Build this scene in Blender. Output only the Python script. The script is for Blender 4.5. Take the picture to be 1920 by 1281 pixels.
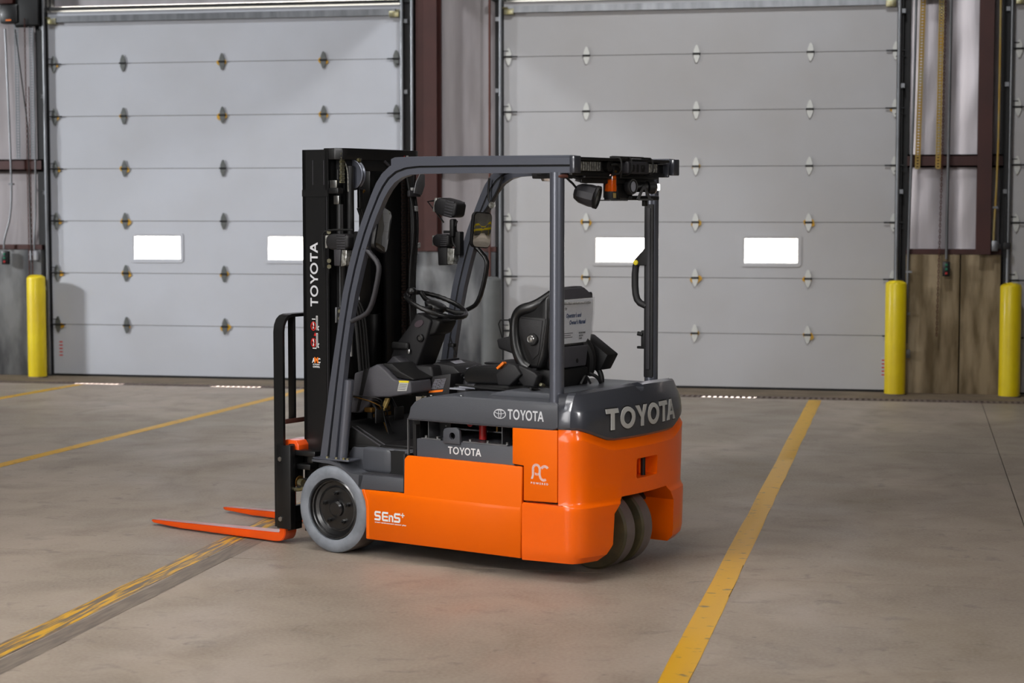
import bpy, bmesh, math, random
from mathutils import Vector, Matrix, Euler
random.seed(7)
S = bpy.context.scene
COL = S.collection
for o in list(bpy.data.objects): bpy.data.objects.remove(o)
R = math.radians

# ------------------------------------------------------------------ camera
cam = bpy.data.objects.new('camera', bpy.data.cameras.new('camera')); COL.objects.link(cam)
cam.location = (0, 0, 1.8)
cam.rotation_euler = (R(90 - 4.1487), 0, R(11.93))
cam.data.sensor_width = 36; cam.data.lens = 66.56
cam.data.clip_end = 600
cam.data.dof.use_dof = True; cam.data.dof.focus_distance = 9.9; cam.data.dof.aperture_fstop = 3.4
S.camera = cam
# ------------------------------------------------------------------ view
S.view_settings.view_transform = 'Standard'; S.view_settings.look = 'None'
S.view_settings.gamma = 1; S.view_settings.exposure = 0.0
S.view_settings.use_curve_mapping = False
# ------------------------------------------------------------------ sky + sun (outside the hall)
W = bpy.data.worlds.new('sky'); S.world = W; W.use_nodes = True
bg = W.node_tree.nodes['Background']; bg.inputs[0].default_value = (0.85, 0.93, 1, 1); bg.inputs[1].default_value = 2.2
sun = bpy.data.objects.new('sun', bpy.data.lights.new('sun', 'SUN')); COL.objects.link(sun)
sun.data.energy = 60; sun.data.angle = R(0.5); sun.data.color = (1, 0.96, 0.9)
sun.rotation_euler = Vector((-.32, -.82, -1.35)).to_track_quat('-Z', 'Y').to_euler()
# ------------------------------------------------------------------ softboxes and lamps of the hall, plus added unseen fills
def area(name, loc, target, sx, sy, power, col=(1, 1, 1), spread=180):
    l = bpy.data.objects.new(name, bpy.data.lights.new(name, 'AREA')); COL.objects.link(l)
    l.data.shape = 'RECTANGLE'; l.data.size = sx; l.data.size_y = sy; l.data.energy = power; l.data.color = col
    l.data.spread = R(spread)
    l.location = loc; l.rotation_euler = (Vector(target) - Vector(loc)).to_track_quat('-Z', 'Y').to_euler()
    return l
area('key_softbox', (-6.4, 2.4, 5.4), (-2.7, 9.0, 0.3), 1.8, 1.8, 80, (1, .98, .95), 95)
area('side_softbox', (-5.6, 2.2, 2.1), (-2.2, 9.6, 1.0), 2.0, 2.6, 62, (1, .98, .97), 120)
area('overhead_light', (-3.2, 7.2, 6.8), (-3.2, 7.8, 0), 6, 3, 124, (1, .965, .93), 110)
area('front_light', (4.0, 2.6, 3.8), (-1.8, 9.6, 0.9), 1.6, 1.2, 15, (1, .97, .94), 50)
area('hall_fill', (-3.0, -3.0, 6.8), (-4.5, 18.4, 1.0), 5, 1.5, 60, (.98, .98, 1), 70)  # unseen fill added to brighten the doors, columns and bollards
area('dock_light', (-17.0, 11.8, 4.4), (-7.5, 18.3, 1.0), .9, .9, 105, (.94, .97, 1), 60)
area('left_bay_lamp', (-8.5, 13.5, 7.6), (-5.0, 18.45, .8), .6, .6, 88, (.92, .96, 1), 120)
area('right_bay_lamp', (-1.0, 13.5, 7.6), (-4.0, 18.45, .8), .6, .6, 108, (.94, .97, 1), 120)
area('mirror_fill', (10, 11, 7.4), (10.5, 11, 0), 5, 5, 200, (1, .98, .96), 100)  # unseen light, added so the mirrors have a lit wall to reflect
area('left_wall_fill', (-19, 8, 7.5), (-19, 9, 0), 5, 5, 160, (1, .98, .96), 100)  # added out of view to lift the dark left wall

# ------------------------------------------------------------------ materials
def lin(c):
    return tuple(((v / 255) / 12.92 if v / 255 <= .04045 else ((v / 255 + .055) / 1.055) ** 2.4) for v in c) + (1,)
def mat(name, col, rough=.5, metal=0, coat=0, noise=0, nscale=8, bump=0, bscale=120, col2=None, spec=.5, stretch=(1, 1, 1), world=False, rvar=0):
    m = bpy.data.materials.new(name); m.use_nodes = True
    nt = m.node_tree; b = nt.nodes['Principled BSDF']
    b.inputs['Base Color'].default_value = lin(col); b.inputs['Roughness'].default_value = rough
    b.inputs['Metallic'].default_value = metal; b.inputs['Coat Weight'].default_value = coat
    b.inputs['Coat Roughness'].default_value = .14; b.inputs['Specular IOR Level'].default_value = spec
    if noise or bump:
        if world: tc = nt.nodes.new('ShaderNodeNewGeometry').outputs['Position']
        else: tc = nt.nodes.new('ShaderNodeTexCoord').outputs['Object']
        mp = nt.nodes.new('ShaderNodeMapping'); mp.inputs['Scale'].default_value = stretch
        nt.links.new(tc, mp.inputs[0])
    if noise:
        n = nt.nodes.new('ShaderNodeTexNoise'); n.inputs['Scale'].default_value = nscale; n.inputs['Detail'].default_value = 6
        nt.links.new(mp.outputs[0], n.inputs['Vector'])
        r = nt.nodes.new('ShaderNodeMapRange'); r.inputs[1].default_value = .5 - .25 / max(noise, .01) * .4; r.inputs[2].default_value = .5 + .25 / max(noise, .01) * .4
        nt.links.new(n.outputs[0], r.inputs[0])
        mx = nt.nodes.new('ShaderNodeMix'); mx.data_type = 'RGBA'
        mx.inputs[6].default_value = lin(col); mx.inputs[7].default_value = lin(col2 or tuple(v * .8 for v in col))
        nt.links.new(r.outputs[0], mx.inputs[0]); nt.links.new(mx.outputs[2], b.inputs['Base Color'])
        if rvar:
            rr = nt.nodes.new('ShaderNodeMapRange'); rr.inputs[3].default_value = rough - rvar; rr.inputs[4].default_value = rough + rvar
            nt.links.new(n.outputs[0], rr.inputs[0]); nt.links.new(rr.outputs[0], b.inputs['Roughness'])
    if bump:
        n2 = nt.nodes.new('ShaderNodeTexNoise'); n2.inputs['Scale'].default_value = bscale; n2.inputs['Detail'].default_value = 4
        nt.links.new(mp.outputs[0], n2.inputs['Vector'])
        bp = nt.nodes.new('ShaderNodeBump'); bp.inputs['Strength'].default_value = bump; bp.inputs['Distance'].default_value = .003
        nt.links.new(n2.outputs[0], bp.inputs['Height']); nt.links.new(bp.outputs[0], b.inputs['Normal'])
    return m
M = {}
M['orange'] = mat('orange_paint', (240, 104, 0), .45, coat=.08, bump=.12, bscale=300, noise=.3, nscale=3, col2=(237, 101, 0), spec=.15)
M['orange_gloss'] = mat('orange_gloss_paint', (244, 100, 0), .34, spec=.2, coat=.45, bump=.15, bscale=120)
M['fork'] = mat('fork_paint', (236, 84, 14), .3, coat=1, noise=.4, nscale=4, col2=(210, 78, 26))
M['fork'].node_tree.nodes['Principled BSDF'].inputs['Coat Roughness'].default_value = .12
M['grey'] = mat('guard_grey_paint', (96, 99, 109), .33, .45, coat=.5, bump=.1, bscale=250)
M['hoodgrey'] = mat('hood_grey_paint', (70, 72, 78), .5, coat=.12, bump=.35, bscale=350)
M['glossgrey'] = mat('gloss_grey_paint', (62, 64, 71), .3, .2, coat=.9, bump=.1, bscale=100)
M['cowl'] = mat('cowl_plastic', (74, 73, 78), .48, bump=.6, bscale=350)
M['oval'] = mat('badge_purple', (72, 62, 68), .4)
M['chainm'] = mat('oiled_chain', (58, 46, 42), .4, .6)
M['black'] = mat('black_paint', (13, 13, 14), .42, coat=.12)
M['dark'] = mat('dark_steel', (10, 10, 11), .6)
M['plastic'] = mat('black_plastic', (26, 25, 27), .5, bump=.5, bscale=400)
M['plastic2'] = mat('charcoal_plastic', (50, 49, 53), .48, bump=.5, bscale=400)
M['vinyl'] = mat('black_vinyl', (18, 18, 19), .34, bump=.12, bscale=250, spec=.6)
M['rubber'] = mat('black_rubber', (15, 14, 15), .55)
M['steel'] = mat('bright_steel', (190, 190, 188), .28, 1)
M['zinc'] = mat('zinc_steel', (170, 168, 150), .35, .9, noise=.5, nscale=30, col2=(150, 140, 90))
M['chrome'] = mat('mirror_glass', (215, 218, 220), .02, 1)
M['galv'] = mat('galvanised_steel', (150, 152, 156), .38, .8, noise=.5, nscale=12, stretch=(1, 1, .2), world=True)
M['tyre'] = mat('grey_tyre', (130, 135, 143), .62, noise=.6, nscale=14, col2=(110, 115, 122), bump=.3, bscale=90)
M['tread'] = mat('tread_rubber', (104, 94, 90), .72, noise=.5, nscale=10, col2=(88, 78, 74))
M['tyre2'] = mat('rear_tyre', (112, 102, 100), .65, noise=.5, nscale=12, col2=(98, 88, 84))
M['side2'] = mat('rear_tyre_side', (84, 74, 48), .6, noise=.6, nscale=12, col2=(64, 58, 40))
M['rim'] = mat('rim_black', (24, 24, 25), .3, coat=.5)
M['white'] = mat('white_vinyl_print', (222, 222, 222), .5)
M['silver'] = mat('silver_letters', (190, 190, 188), .35, .2, coat=.3)
M['lgrey'] = mat('light_grey_print', (205, 206, 210), .5)
M['red'] = mat('red_print', (200, 30, 25), .5)
M['redpart'] = mat('red_plastic', (170, 28, 24), .4)
M['yellowp'] = mat('yellow_print', (225, 205, 40), .5)
M['orangep'] = mat('orange_print', (240, 120, 20), .5)
M['label'] = mat('label_white', (190, 190, 190), .5, noise=.9, nscale=200, col2=(120, 120, 120), stretch=(.3, .3, 1))
M['labelblk'] = mat('label_black', (52, 47, 48), .5)
M['labelw'] = mat('label_pale', (176, 176, 172), .5)
M['screen'] = mat('screen_grey', (150, 152, 162), .25, coat=.5)
M['paper'] = mat('paper_cover', (246, 247, 250), .5, noise=.4, nscale=20, col2=(236, 238, 246))
M['blueprint'] = mat('blue_print', (50, 80, 130), .5)
M['brass'] = mat('brass_fitting', (120, 88, 40), .4, .8)
M['amber'] = mat('amber_lens', (255, 105, 0), .18, coat=.6); 
M['amber'].node_tree.nodes['Principled BSDF'].inputs['Transmission Weight'].default_value = .45
M['lens'] = mat('clear_lens', (170, 170, 165), .12, .2, coat=1, noise=.8, nscale=60, col2=(110, 108, 100))
M['reflector'] = mat('lamp_reflector', (225, 225, 230), .15, 1)
M['yellow'] = mat('bollard_yellow', (238, 212, 4), .5, noise=.5, nscale=3, col2=(220, 190, 14), coat=.15, world=True)
M['gbollard'] = mat('bollard_grey', (98, 99, 98), .6, noise=.5, nscale=3, world=True)
M['doorwhite'] = mat('door_white', (188, 190, 197), .5, noise=.45, nscale=1.3, col2=(180, 181, 186), bump=.2, bscale=500, world=True)
M['doorwhite2'] = mat('door_white_warm', (186, 185, 187), .5, noise=.45, nscale=1.1, col2=(178, 175, 174), bump=.2, bscale=500, world=True)
M['doorseal'] = mat('door_seal', (118, 115, 110), .7)
M['conc'] = mat('concrete_wall', (128, 128, 128), .85, noise=.9, nscale=4, col2=(76, 76, 78), bump=.4, bscale=30, stretch=(1, 1, .35), world=True)
M['conc2'] = mat('concrete_wall_brown', (156, 138, 110), .85, noise=.9, nscale=5, col2=(104, 88, 62), bump=.4, bscale=30, stretch=(1.6, 1, .3), world=True)
M['redsteel'] = mat('red_oxide_steel', (72, 34, 28), .5, noise=.4, nscale=3, col2=(58, 26, 22), world=True)
M['insul'] = mat('insulation_facing', (200, 194, 198), .34, .55, noise=.5, nscale=2.2, col2=(170, 164, 166), bump=1, bscale=2.4, stretch=(2, 1, .3), world=True)
M['insul_shade'] = mat('insulation_facing_shaded', (168, 161, 163), .45, .1, noise=.6, nscale=2.2, col2=(138, 131, 131), bump=1, bscale=2.4, stretch=(2, 1, .3), world=True)  # same facing as above, darkened for the bays that reflect less light
M['darktrim'] = mat('dark_trim', (22, 21, 22), .6)
M['grease'] = mat('yellow_grease', (190, 150, 50), .5, noise=.8, nscale=25, col2=(214, 156, 16), world=True)
M['hinge_dark'] = mat('hinge_dark', (104, 106, 104), .5, .6)
M['hinge_light'] = mat('hinge_light', (205, 205, 200), .45, .35)
M['pavement'] = mat('pavement', (225, 222, 215), .8, noise=.3, nscale=2)
M['hallwall'] = mat('hall_wall', (150, 146, 140), .8, noise=.3, nscale=.8)
M['copper'] = mat('copper_brown', (96, 60, 52), .5, .6)
M['tan'] = mat('tan_strap', (176, 160, 110), .5, .3, noise=.6, nscale=6, col2=(190, 150, 60), world=True)
M['pane'] = bpy.data.materials.new('window_pane'); M['pane'].use_nodes = True
_nt = M['pane'].node_tree; _nt.nodes.clear()
_o = _nt.nodes.new('ShaderNodeOutputMaterial'); _t = _nt.nodes.new('ShaderNodeBsdfTransparent'); _g = _nt.nodes.new('ShaderNodeBsdfGlossy'); _g.inputs['Roughness'].default_value = .03
_m = _nt.nodes.new('ShaderNodeMixShader'); _m.inputs[0].default_value = .06
_nt.links.new(_t.outputs[0], _m.inputs[1]); _nt.links.new(_g.outputs[0], _m.inputs[2]); _nt.links.new(_m.outputs[0], _o.inputs[0])
M['bag'] = M['pane'].copy(); M['bag'].name = 'clear_plastic_bag'
for n in M['bag'].node_tree.nodes:
    if n.type == 'MIX_SHADER': n.inputs[0].default_value = .16
    if n.type == 'BSDF_GLOSSY':
        n.inputs['Roughness'].default_value = .2
        nn = M['bag'].node_tree.nodes.new('ShaderNodeTexNoise'); nn.inputs['Scale'].default_value = 22; nn.inputs['Distortion'].default_value = 2
        bb = M['bag'].node_tree.nodes.new('ShaderNodeBump'); bb.inputs['Strength'].default_value = 1; bb.inputs['Distance'].default_value = .03
        M['bag'].node_tree.links.new(nn.outputs[0], bb.inputs['Height']); M['bag'].node_tree.links.new(bb.outputs[0], n.inputs['Normal'])
ew = bpy.data.materials.new('led_light'); ew.use_nodes = True; M['led'] = ew
ew.node_tree.nodes['Principled BSDF'].inputs['Emission Color'].default_value = (1, 1, 1, 1); ew.node_tree.nodes['Principled BSDF'].inputs['Emission Strength'].default_value = 2.5

def floor_mat():
    m = bpy.data.materials.new('polished_concrete'); m.use_nodes = True; nt = m.node_tree; b = nt.nodes['Principled BSDF']; L = nt.links.new
    pos = nt.nodes.new('ShaderNodeNewGeometry').outputs['Position']
    def noise(scale, st, det=6, dist=0):
        mp = nt.nodes.new('ShaderNodeMapping'); mp.inputs['Scale'].default_value = st; L(pos, mp.inputs[0])
        n = nt.nodes.new('ShaderNodeTexNoise'); n.inputs['Scale'].default_value = scale; n.inputs['Detail'].default_value = det; n.inputs['Distortion'].default_value = dist
        L(mp.outputs[0], n.inputs['Vector']); return n.outputs[0]
    def ramp(src, a, bb, lo=0, hi=1):
        r = nt.nodes.new('ShaderNodeMapRange'); r.inputs[1].default_value = a; r.inputs[2].default_value = bb; r.inputs[3].default_value = lo; r.inputs[4].default_value = hi; L(src, r.inputs[0]); return r.outputs[0]
    def mix(f, a, c, mode='MIX'):
        x = nt.nodes.new('ShaderNodeMix'); x.data_type = 'RGBA'; x.blend_type = mode
        if isinstance(f, float): x.inputs[0].default_value = f
        else: L(f, x.inputs[0])
        for k, v in ((6, a), (7, c)):
            if isinstance(v, tuple): x.inputs[k].default_value = v
            else: L(v, x.inputs[k])
        return x.outputs[2]
    c = mix(ramp(noise(.55, (1, .6, 1), 5, .6), .38, .62), lin((166, 152, 138)), lin((138, 126, 113)))
    c = mix(ramp(noise(2.2, (1, .8, 1), 9, 1.0), .46, .70, 0, .6), c, lin((122, 108, 94)))
    c = mix(ramp(noise(7, (1, 1.3, 1), 8, .8), .60, .72, 0, .6), c, lin((110, 100, 92)))
    c = mix(ramp(noise(20, (1, 1.2, 1), 4), .70, .76, 0, .8), c, lin((80, 74, 72)))
    c = mix(ramp(noise(60, (1, 1, 1), 3), .35, .65, 0, .3), c, lin((180, 170, 158)))
    c = mix(ramp(noise(1.1, (.6, .9, 1), 8, 1.4), .56, .72, 0, .3), c, lin((128, 112, 86)))
    L(c, b.inputs['Base Color'])
    L(ramp(noise(1.3, (1, .8, 1), 7, 1), .3, .7, .42, .66), b.inputs['Roughness'])
    b.inputs['Specular IOR Level'].default_value = .4
    bp = nt.nodes.new('ShaderNodeBump'); bp.inputs['Strength'].default_value = .25; bp.inputs['Distance'].default_value = .002
    L(noise(45, (1, 1, 1), 5), bp.inputs['Height']); L(bp.outputs[0], b.inputs['Normal'])
    return m
M['floor'] = floor_mat()
def line_mat(name, worn, sx):
    m = bpy.data.materials.new(name); m.use_nodes = True; nt = m.node_tree; b = nt.nodes['Principled BSDF']; L = nt.links.new
    g = nt.nodes.new('ShaderNodeNewGeometry'); mp = nt.nodes.new('ShaderNodeMapping'); mp.inputs['Scale'].default_value = sx; L(g.outputs['Position'], mp.inputs[0])
    n = nt.nodes.new('ShaderNodeTexNoise'); n.inputs['Scale'].default_value = 14; n.inputs['Detail'].default_value = 8; L(mp.outputs[0], n.inputs['Vector'])
    r = nt.nodes.new('ShaderNodeMapRange'); r.inputs[1].default_value = worn; r.inputs[2].default_value = worn + .09; L(n.outputs[0], r.inputs[0])
    x = nt.nodes.new('ShaderNodeMix'); x.data_type = 'RGBA'; x.inputs[6].default_value = lin((216, 164, 24)); x.inputs[7].default_value = lin((112, 98, 84))
    L(r.outputs[0], x.inputs[0]); L(x.outputs[2], b.inputs['Base Color']); b.inputs['Roughness'].default_value = .42
    return m
M['line'] = line_mat('yellow_line_paint', .62, (1, 1.6, 1))
M['linew'] = line_mat('worn_yellow_line_paint', .44, (4.5, .22, 1))
M['rubbermark'] = mat('rubber_marks', (108, 98, 90), .6, noise=.8, nscale=16, col2=(132, 120, 108), stretch=(3, .3, 1), world=True)

# ------------------------------------------------------------------ mesh helpers
def finish(name, bm, m=None, parent=None, ang=32, normals=True):
    if normals: bmesh.ops.recalc_face_normals(bm, faces=bm.faces)
    ca = R(ang)
    for f in bm.faces: f.smooth = True
    for e in bm.edges:
        e.smooth = not (len(e.link_faces) == 2 and e.calc_face_angle(0) > ca)
    me = bpy.data.meshes.new(name); bm.to_mesh(me); bm.free()
    ms = m if isinstance(m, (list, tuple)) else [m]
    for k in ms: me.materials.append(M[k] if isinstance(k, str) else k)
    o = bpy.data.objects.new(name, me); COL.objects.link(o)
    if parent: o.parent = parent
    return o
def BM(): return bmesh.new()
AX = {'y': lambda p, t: (p[0], t, p[1]), 'x': lambda p, t: (t, p[0], p[1]), 'z': lambda p, t: (p[0], p[1], t)}
def prism(bm, pts, axis, a, b, bev=0, seg=2, mi=0):
    f = AX[axis]
    v1 = [bm.verts.new(f(p, a)) for p in pts]; v2 = [bm.verts.new(f(p, b)) for p in pts]
    n = len(pts); fs = [bm.faces.new(v1), bm.faces.new(list(reversed(v2)))]
    for i in range(n): fs.append(bm.faces.new((v1[i], v2[i], v2[(i + 1) % n], v1[(i + 1) % n])))
    for q in fs: q.material_index = mi
    bmesh.ops.recalc_face_normals(bm, faces=fs)
    if bev:
        es = set(e for q in fs for e in q.edges if e.calc_face_angle(0) > R(20))
        bmesh.ops.bevel(bm, geom=list(es), offset=bev, segments=seg, profile=.5, affect='EDGES', clamp_overlap=True, material=mi)
def box(bm, x0, x1, y0, y1, z0, z1, bev=0, seg=2, mi=0):
    prism(bm, [(min(x0, x1), min(y0, y1)), (max(x0, x1), min(y0, y1)), (max(x0, x1), max(y0, y1)), (min(x0, x1), max(y0, y1))], 'z', min(z0, z1), max(z0, z1), bev, seg, mi)
def tube(bm, pts, r, seg=10, closed=False, ry=None, mi=0, cap=True, upv=None):
    P = [Vector(p) for p in pts]; n = len(P)
    rs = r if isinstance(r, (list, tuple)) else [r] * n
    rings = []; prev = None
    for i in range(n):
        if closed: t = (P[(i + 1) % n] - P[i - 1]).normalized()
        elif i == 0: t = (P[1] - P[0]).normalized()
        elif i == n - 1: t = (P[-1] - P[-2]).normalized()
        else: t = ((P[i + 1] - P[i]).normalized() + (P[i] - P[i - 1]).normalized()).normalized()
        if upv is not None: u = Vector(upv)
        elif prev is None: u = Vector((0, 0, 1)) if abs(t.z) < .9 else Vector((0, 1, 0))
        else: u = prev
        u = (u - t * u.dot(t)).normalized(); w = t.cross(u); prev = u
        rr = rs[i]; r2 = rr if ry is None else ry * rr / rs[0]
        rings.append([bm.verts.new(P[i] + u * math.cos(2 * math.pi * k / seg) * rr + w * math.sin(2 * math.pi * k / seg) * r2) for k in range(seg)])
    m = n if closed else n - 1
    for i in range(m):
        a, b = rings[i], rings[(i + 1) % n]
        for k in range(seg):
            bm.faces.new((a[k], a[(k + 1) % seg], b[(k + 1) % seg], b[k])).material_index = mi
    if cap and not closed:
        bm.faces.new(list(reversed(rings[0]))).material_index = mi; bm.faces.new(rings[-1]).material_index = mi
def cyl(bm, p0, p1, r, seg=16, r2=None, mi=0): tube(bm, [p0, p1], [r, r if r2 is None else r2], seg, mi=mi)
def lathe(bm, prof, c, axis='y', seg=32, sgn=1, mi=0, closed=False, caps=True):
    c = Vector(c); rings = []
    for (r, h) in prof:
        ring = []
        for k in range(seg):
            a = 2 * math.pi * k / seg; u, v = math.cos(a) * r, math.sin(a) * r; h2 = h * sgn
            ring.append(bm.verts.new(c + Vector({'y': (u, h2, v), 'x': (h2, u, v), 'z': (u, v, h2)}[axis])))
        rings.append(ring)
    n = len(rings)
    for i in range(n if closed else n - 1):
        a, b = rings[i], rings[(i + 1) % n]
        for k in range(seg): bm.faces.new((a[k], a[(k + 1) % seg], b[(k + 1) % seg], b[k])).material_index = mi
    if not closed and caps:
        if prof[0][0] > 1e-5: bm.faces.new(rings[0]).material_index = mi
        if prof[-1][0] > 1e-5: bm.faces.new(rings[-1]).material_index = mi
    bmesh.ops.remove_doubles(bm, verts=[v for q in rings for v in q], dist=1e-6)
def smooth_path(pts, it=2, closed=False):
    P = [Vector(p) for p in pts]
    for _ in range(it):
        Q = []
        n = len(P)
        if closed:
            for i in range(n): a, b = P[i], P[(i + 1) % n]; Q += [a * .75 + b * .25, a * .25 + b * .75]
        else:
            Q = [P[0]]
            for i in range(n - 1): a, b = P[i], P[i + 1]; Q += [a * .75 + b * .25, a * .25 + b * .75]
            Q.append(P[-1])
        P = Q
    return P
def rrect(w, h, r, n=4, cx=0, cy=0):
    out = []
    for (sx, sy, a0) in ((1, 1, 0), (-1, 1, 90), (-1, -1, 180), (1, -1, 270)):
        for k in range(n + 1):
            a = R(a0 + 90 * k / n); out.append((cx + sx * (w / 2 - r) + math.cos(a) * r, cy + sy * (h / 2 - r) + math.sin(a) * r))
    return out
def ring_prism(bm, outer, inner, f, a, b, mi=0):
    n = len(outer); V = [[bm.verts.new(f(p, t)) for p in L_] for L_ in (outer, inner) for t in (a, b)]
    oa, ob, ia, ib = V
    for i in range(n):
        j = (i + 1) % n
        for q in ((oa[i], oa[j], ob[j], ob[i]), (ia[i], ib[i], ib[j], ia[j]), (oa[i], ia[i], ia[j], oa[j]), (ob[i], ob[j], ib[j], ib[i])):
            bm.faces.new(q).material_index = mi
def strip(bm, A, B, axis, a, b, mi=0):
    """solid between two matching polylines A and B, extruded a..b"""
    f = AX[axis]; n = len(A)
    V = [[bm.verts.new(f(p, t)) for p in L_] for L_ in (A, B) for t in (a, b)]
    Aa, Ab, Ba, Bb = V
    for i in range(n - 1):
        for q in ((Aa[i], Aa[i + 1], Ab[i + 1], Ab[i]), (Ba[i], Bb[i], Bb[i + 1], Ba[i + 1]), (Aa[i], Ba[i], Ba[i + 1], Aa[i + 1]), (Ab[i], Ab[i + 1], Bb[i + 1], Bb[i])):
            bm.faces.new(q).material_index = mi
    for i in (0, n - 1): bm.faces.new((Aa[i], Ab[i], Bb[i], Ba[i])).material_index = mi
def empty(name, loc=(0, 0, 0), rz=0):
    o = bpy.data.objects.new(name, None); o.location = loc; o.rotation_euler = (0, 0, rz); o.empty_display_size = .1; COL.objects.link(o); return o
def tag(o, label=None, cat=None, group=None, kind=None):
    if label: o['label'] = label
    if cat: o['category'] = cat
    if group: o['group'] = group
    if kind: o['kind'] = kind
    return o
def structure(o, label=None): return tag(o, label, None, None, 'structure')
def boolean(o, cutter):
    cutter.parent = FK
    md = o.modifiers.new('b', 'BOOLEAN'); md.operation = 'DIFFERENCE'; md.object = cutter; md.solver = 'EXACT'
    dg = bpy.context.evaluated_depsgraph_get(); me = bpy.data.meshes.new_from_object(o.evaluated_get(dg))
    o.modifiers.clear(); o.data = me; bpy.data.objects.remove(cutter)
# flat writing: f(u, v, w) maps glyph space (u right, v up, w out of the face) to the forklift
def side_map(x, z, y): return lambda u, v, w: (x - u, y + w, z + v)      # left side face
def rear_map(y, z, x): return lambda u, v, w: (x - w, y - u, z + v)      # rear face
def glyph(bm, pts, f, d, hole=None):
    if hole:
        n = len(pts)
        for i in range(n):
            j = (i + 1) % n; o0, o1, h0, h1 = pts[i], pts[j], hole[i], hole[j]
            t = [bm.verts.new(f(p[0], p[1], d)) for p in (o0, o1, h1, h0)]; b = [bm.verts.new(f(p[0], p[1], 0)) for p in (o0, o1, h1, h0)]
            bm.faces.new(t); bm.faces.new((t[0], t[1], b[1], b[0])); bm.faces.new((t[2], t[3], b[3], b[2]))
        return
    t = [bm.verts.new(f(p[0], p[1], d)) for p in pts]; b = [bm.verts.new(f(p[0], p[1], 0)) for p in pts]
    bm.faces.new(t)
    for i in range(len(pts)): j = (i + 1) % len(pts); bm.faces.new((t[i], t[j], b[j], b[i]))
def ell(cx, cy, rx, ry, n=28): return [(cx + rx * math.cos(2 * math.pi * k / n), cy + ry * math.sin(2 * math.pi * k / n)) for k in range(n)]
def word_toyota(bm, f, w, h, d, s=.17):
    wid = {'T': .74, 'O': .98, 'Y': .86, 'A': .92}; gap = .1
    tot = sum(wid[c] for c in 'TOYOTA') + gap * 5 - .2; k = w / (tot * h); x = 0
    for i, c in enumerate('TOYOTA'):
        W_ = wid[c]; X = lambda u: (x + u) * h * k
        def P(l): return [(X(u), v * h) for u, v in l]
        if c == 'T': glyph(bm, P([(0, 1), (0, 1 - s), (W_ / 2 - s / 2, 1 - s), (W_ / 2 - s / 2, 0), (W_ / 2 + s / 2, 0), (W_ / 2 + s / 2, 1 - s), (W_, 1 - s), (W_, 1)]), f, d)
        elif c == 'O':
            glyph(bm, P(ell(W_ / 2, .5, W_ / 2, .52)), f, d, P(ell(W_ / 2, .5, W_ / 2 - s, .52 - s)))
        elif c == 'Y':
            m = W_ / 2
            glyph(bm, P([(0, 1), (m - s / 2, .42), (m - s / 2, 0), (m + s / 2, 0), (m + s / 2, .42), (W_, 1), (W_ - s * 1.2, 1), (m, .56), (s * 1.2, 1)]), f, d)
        else:
            m = W_ / 2; q = s * 1.15
            glyph(bm, P([(0, 0), (m - .1, 1), (m, 1), (m, 1 - .28), (m - .15, .42), (m, .42), (m, .24), (m - .21, .24), (q, 0)]), f, d)
            glyph(bm, P([(W_, 0), (m + .1, 1), (m, 1), (m, 1 - .28), (m + .15, .42), (m, .42), (m, .24), (m + .21, .24), (W_ - q, 0)]), f, d)
        x += W_ + gap - (.1 if c in 'TY' and i not in (0,) else 0)
def emblem(bm, f, w, d):
    h = w * .66; t = w * .055
    def ring(cx, cy, rx, ry, tt, t2=None): glyph(bm, ell(cx, cy, rx, ry, 36), f, d, ell(cx, cy, rx - tt, ry - (t2 or tt), 36))
    ring(0, 0, w / 2, h / 2, t * 1.2, t * .9); ring(0, h * .20, w * .42, h * .22, t * .9, t * .7); ring(0, 0, w * .13, h * .46, t * .8, t * .7)
def ribbon(bm, pts, wd, f, d, closed=False):
    P = [Vector((p[0], p[1])) for p in pts]; n = len(P); A = []; B = []
    for i in range(n):
        if i == 0 and not closed: t = (P[1] - P[0]).normalized(); nn = Vector((-t.y, t.x)); k = 1
        elif i == n - 1 and not closed: t = (P[-1] - P[-2]).normalized(); nn = Vector((-t.y, t.x)); k = 1
        else:
            a = (P[i] - P[i - 1]).normalized(); b = (P[(i + 1) % n] - P[i]).normalized(); n1 = Vector((-a.y, a.x)); n2 = Vector((-b.y, b.x))
            nn = (n1 + n2).normalized(); k = 1 / max(.5, nn.dot(n1))
        A.append(P[i] + nn * wd / 2 * k); B.append(P[i] - nn * wd / 2 * k)
    for i in range(n if closed else n - 1):
        j = (i + 1) % n; q = (A[i], A[j], B[j], B[i])
        t = [bm.verts.new(f(p.x, p.y, d)) for p in q]; b = [bm.verts.new(f(p.x, p.y, 0)) for p in q]
        bm.faces.new(t); bm.faces.new((t[0], t[1], b[1], b[0])); bm.faces.new((t[2], t[3], b[3], b[2]))
def text(name, s, size, f, m, parent, w=None, bold=0, d=.0008, shear=0):
    cu = bpy.data.curves.new(name, 'FONT'); cu.body = s; cu.size = size; cu.offset = bold; cu.resolution_u = 2; cu.shear = shear
    t = bpy.data.objects.new(name, cu); COL.objects.link(t); dg = bpy.context.evaluated_depsgraph_get()
    me = bpy.data.meshes.new_from_object(t.evaluated_get(dg)); bpy.data.objects.remove(t)
    mx = max((v.co.x for v in me.vertices), default=1); k = w / mx if w else 1
    for v in me.vertices: v.co = Vector(f(v.co.x * k, v.co.y, d))
    me.materials.clear(); me.materials.append(M[m]); me.name = name
    o = bpy.data.objects.new(name, me); COL.objects.link(o)
    if parent: o.parent = parent
    return o

# ================================================================== THE HALL
WY = 18.45          # inner face of the dock doors
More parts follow.
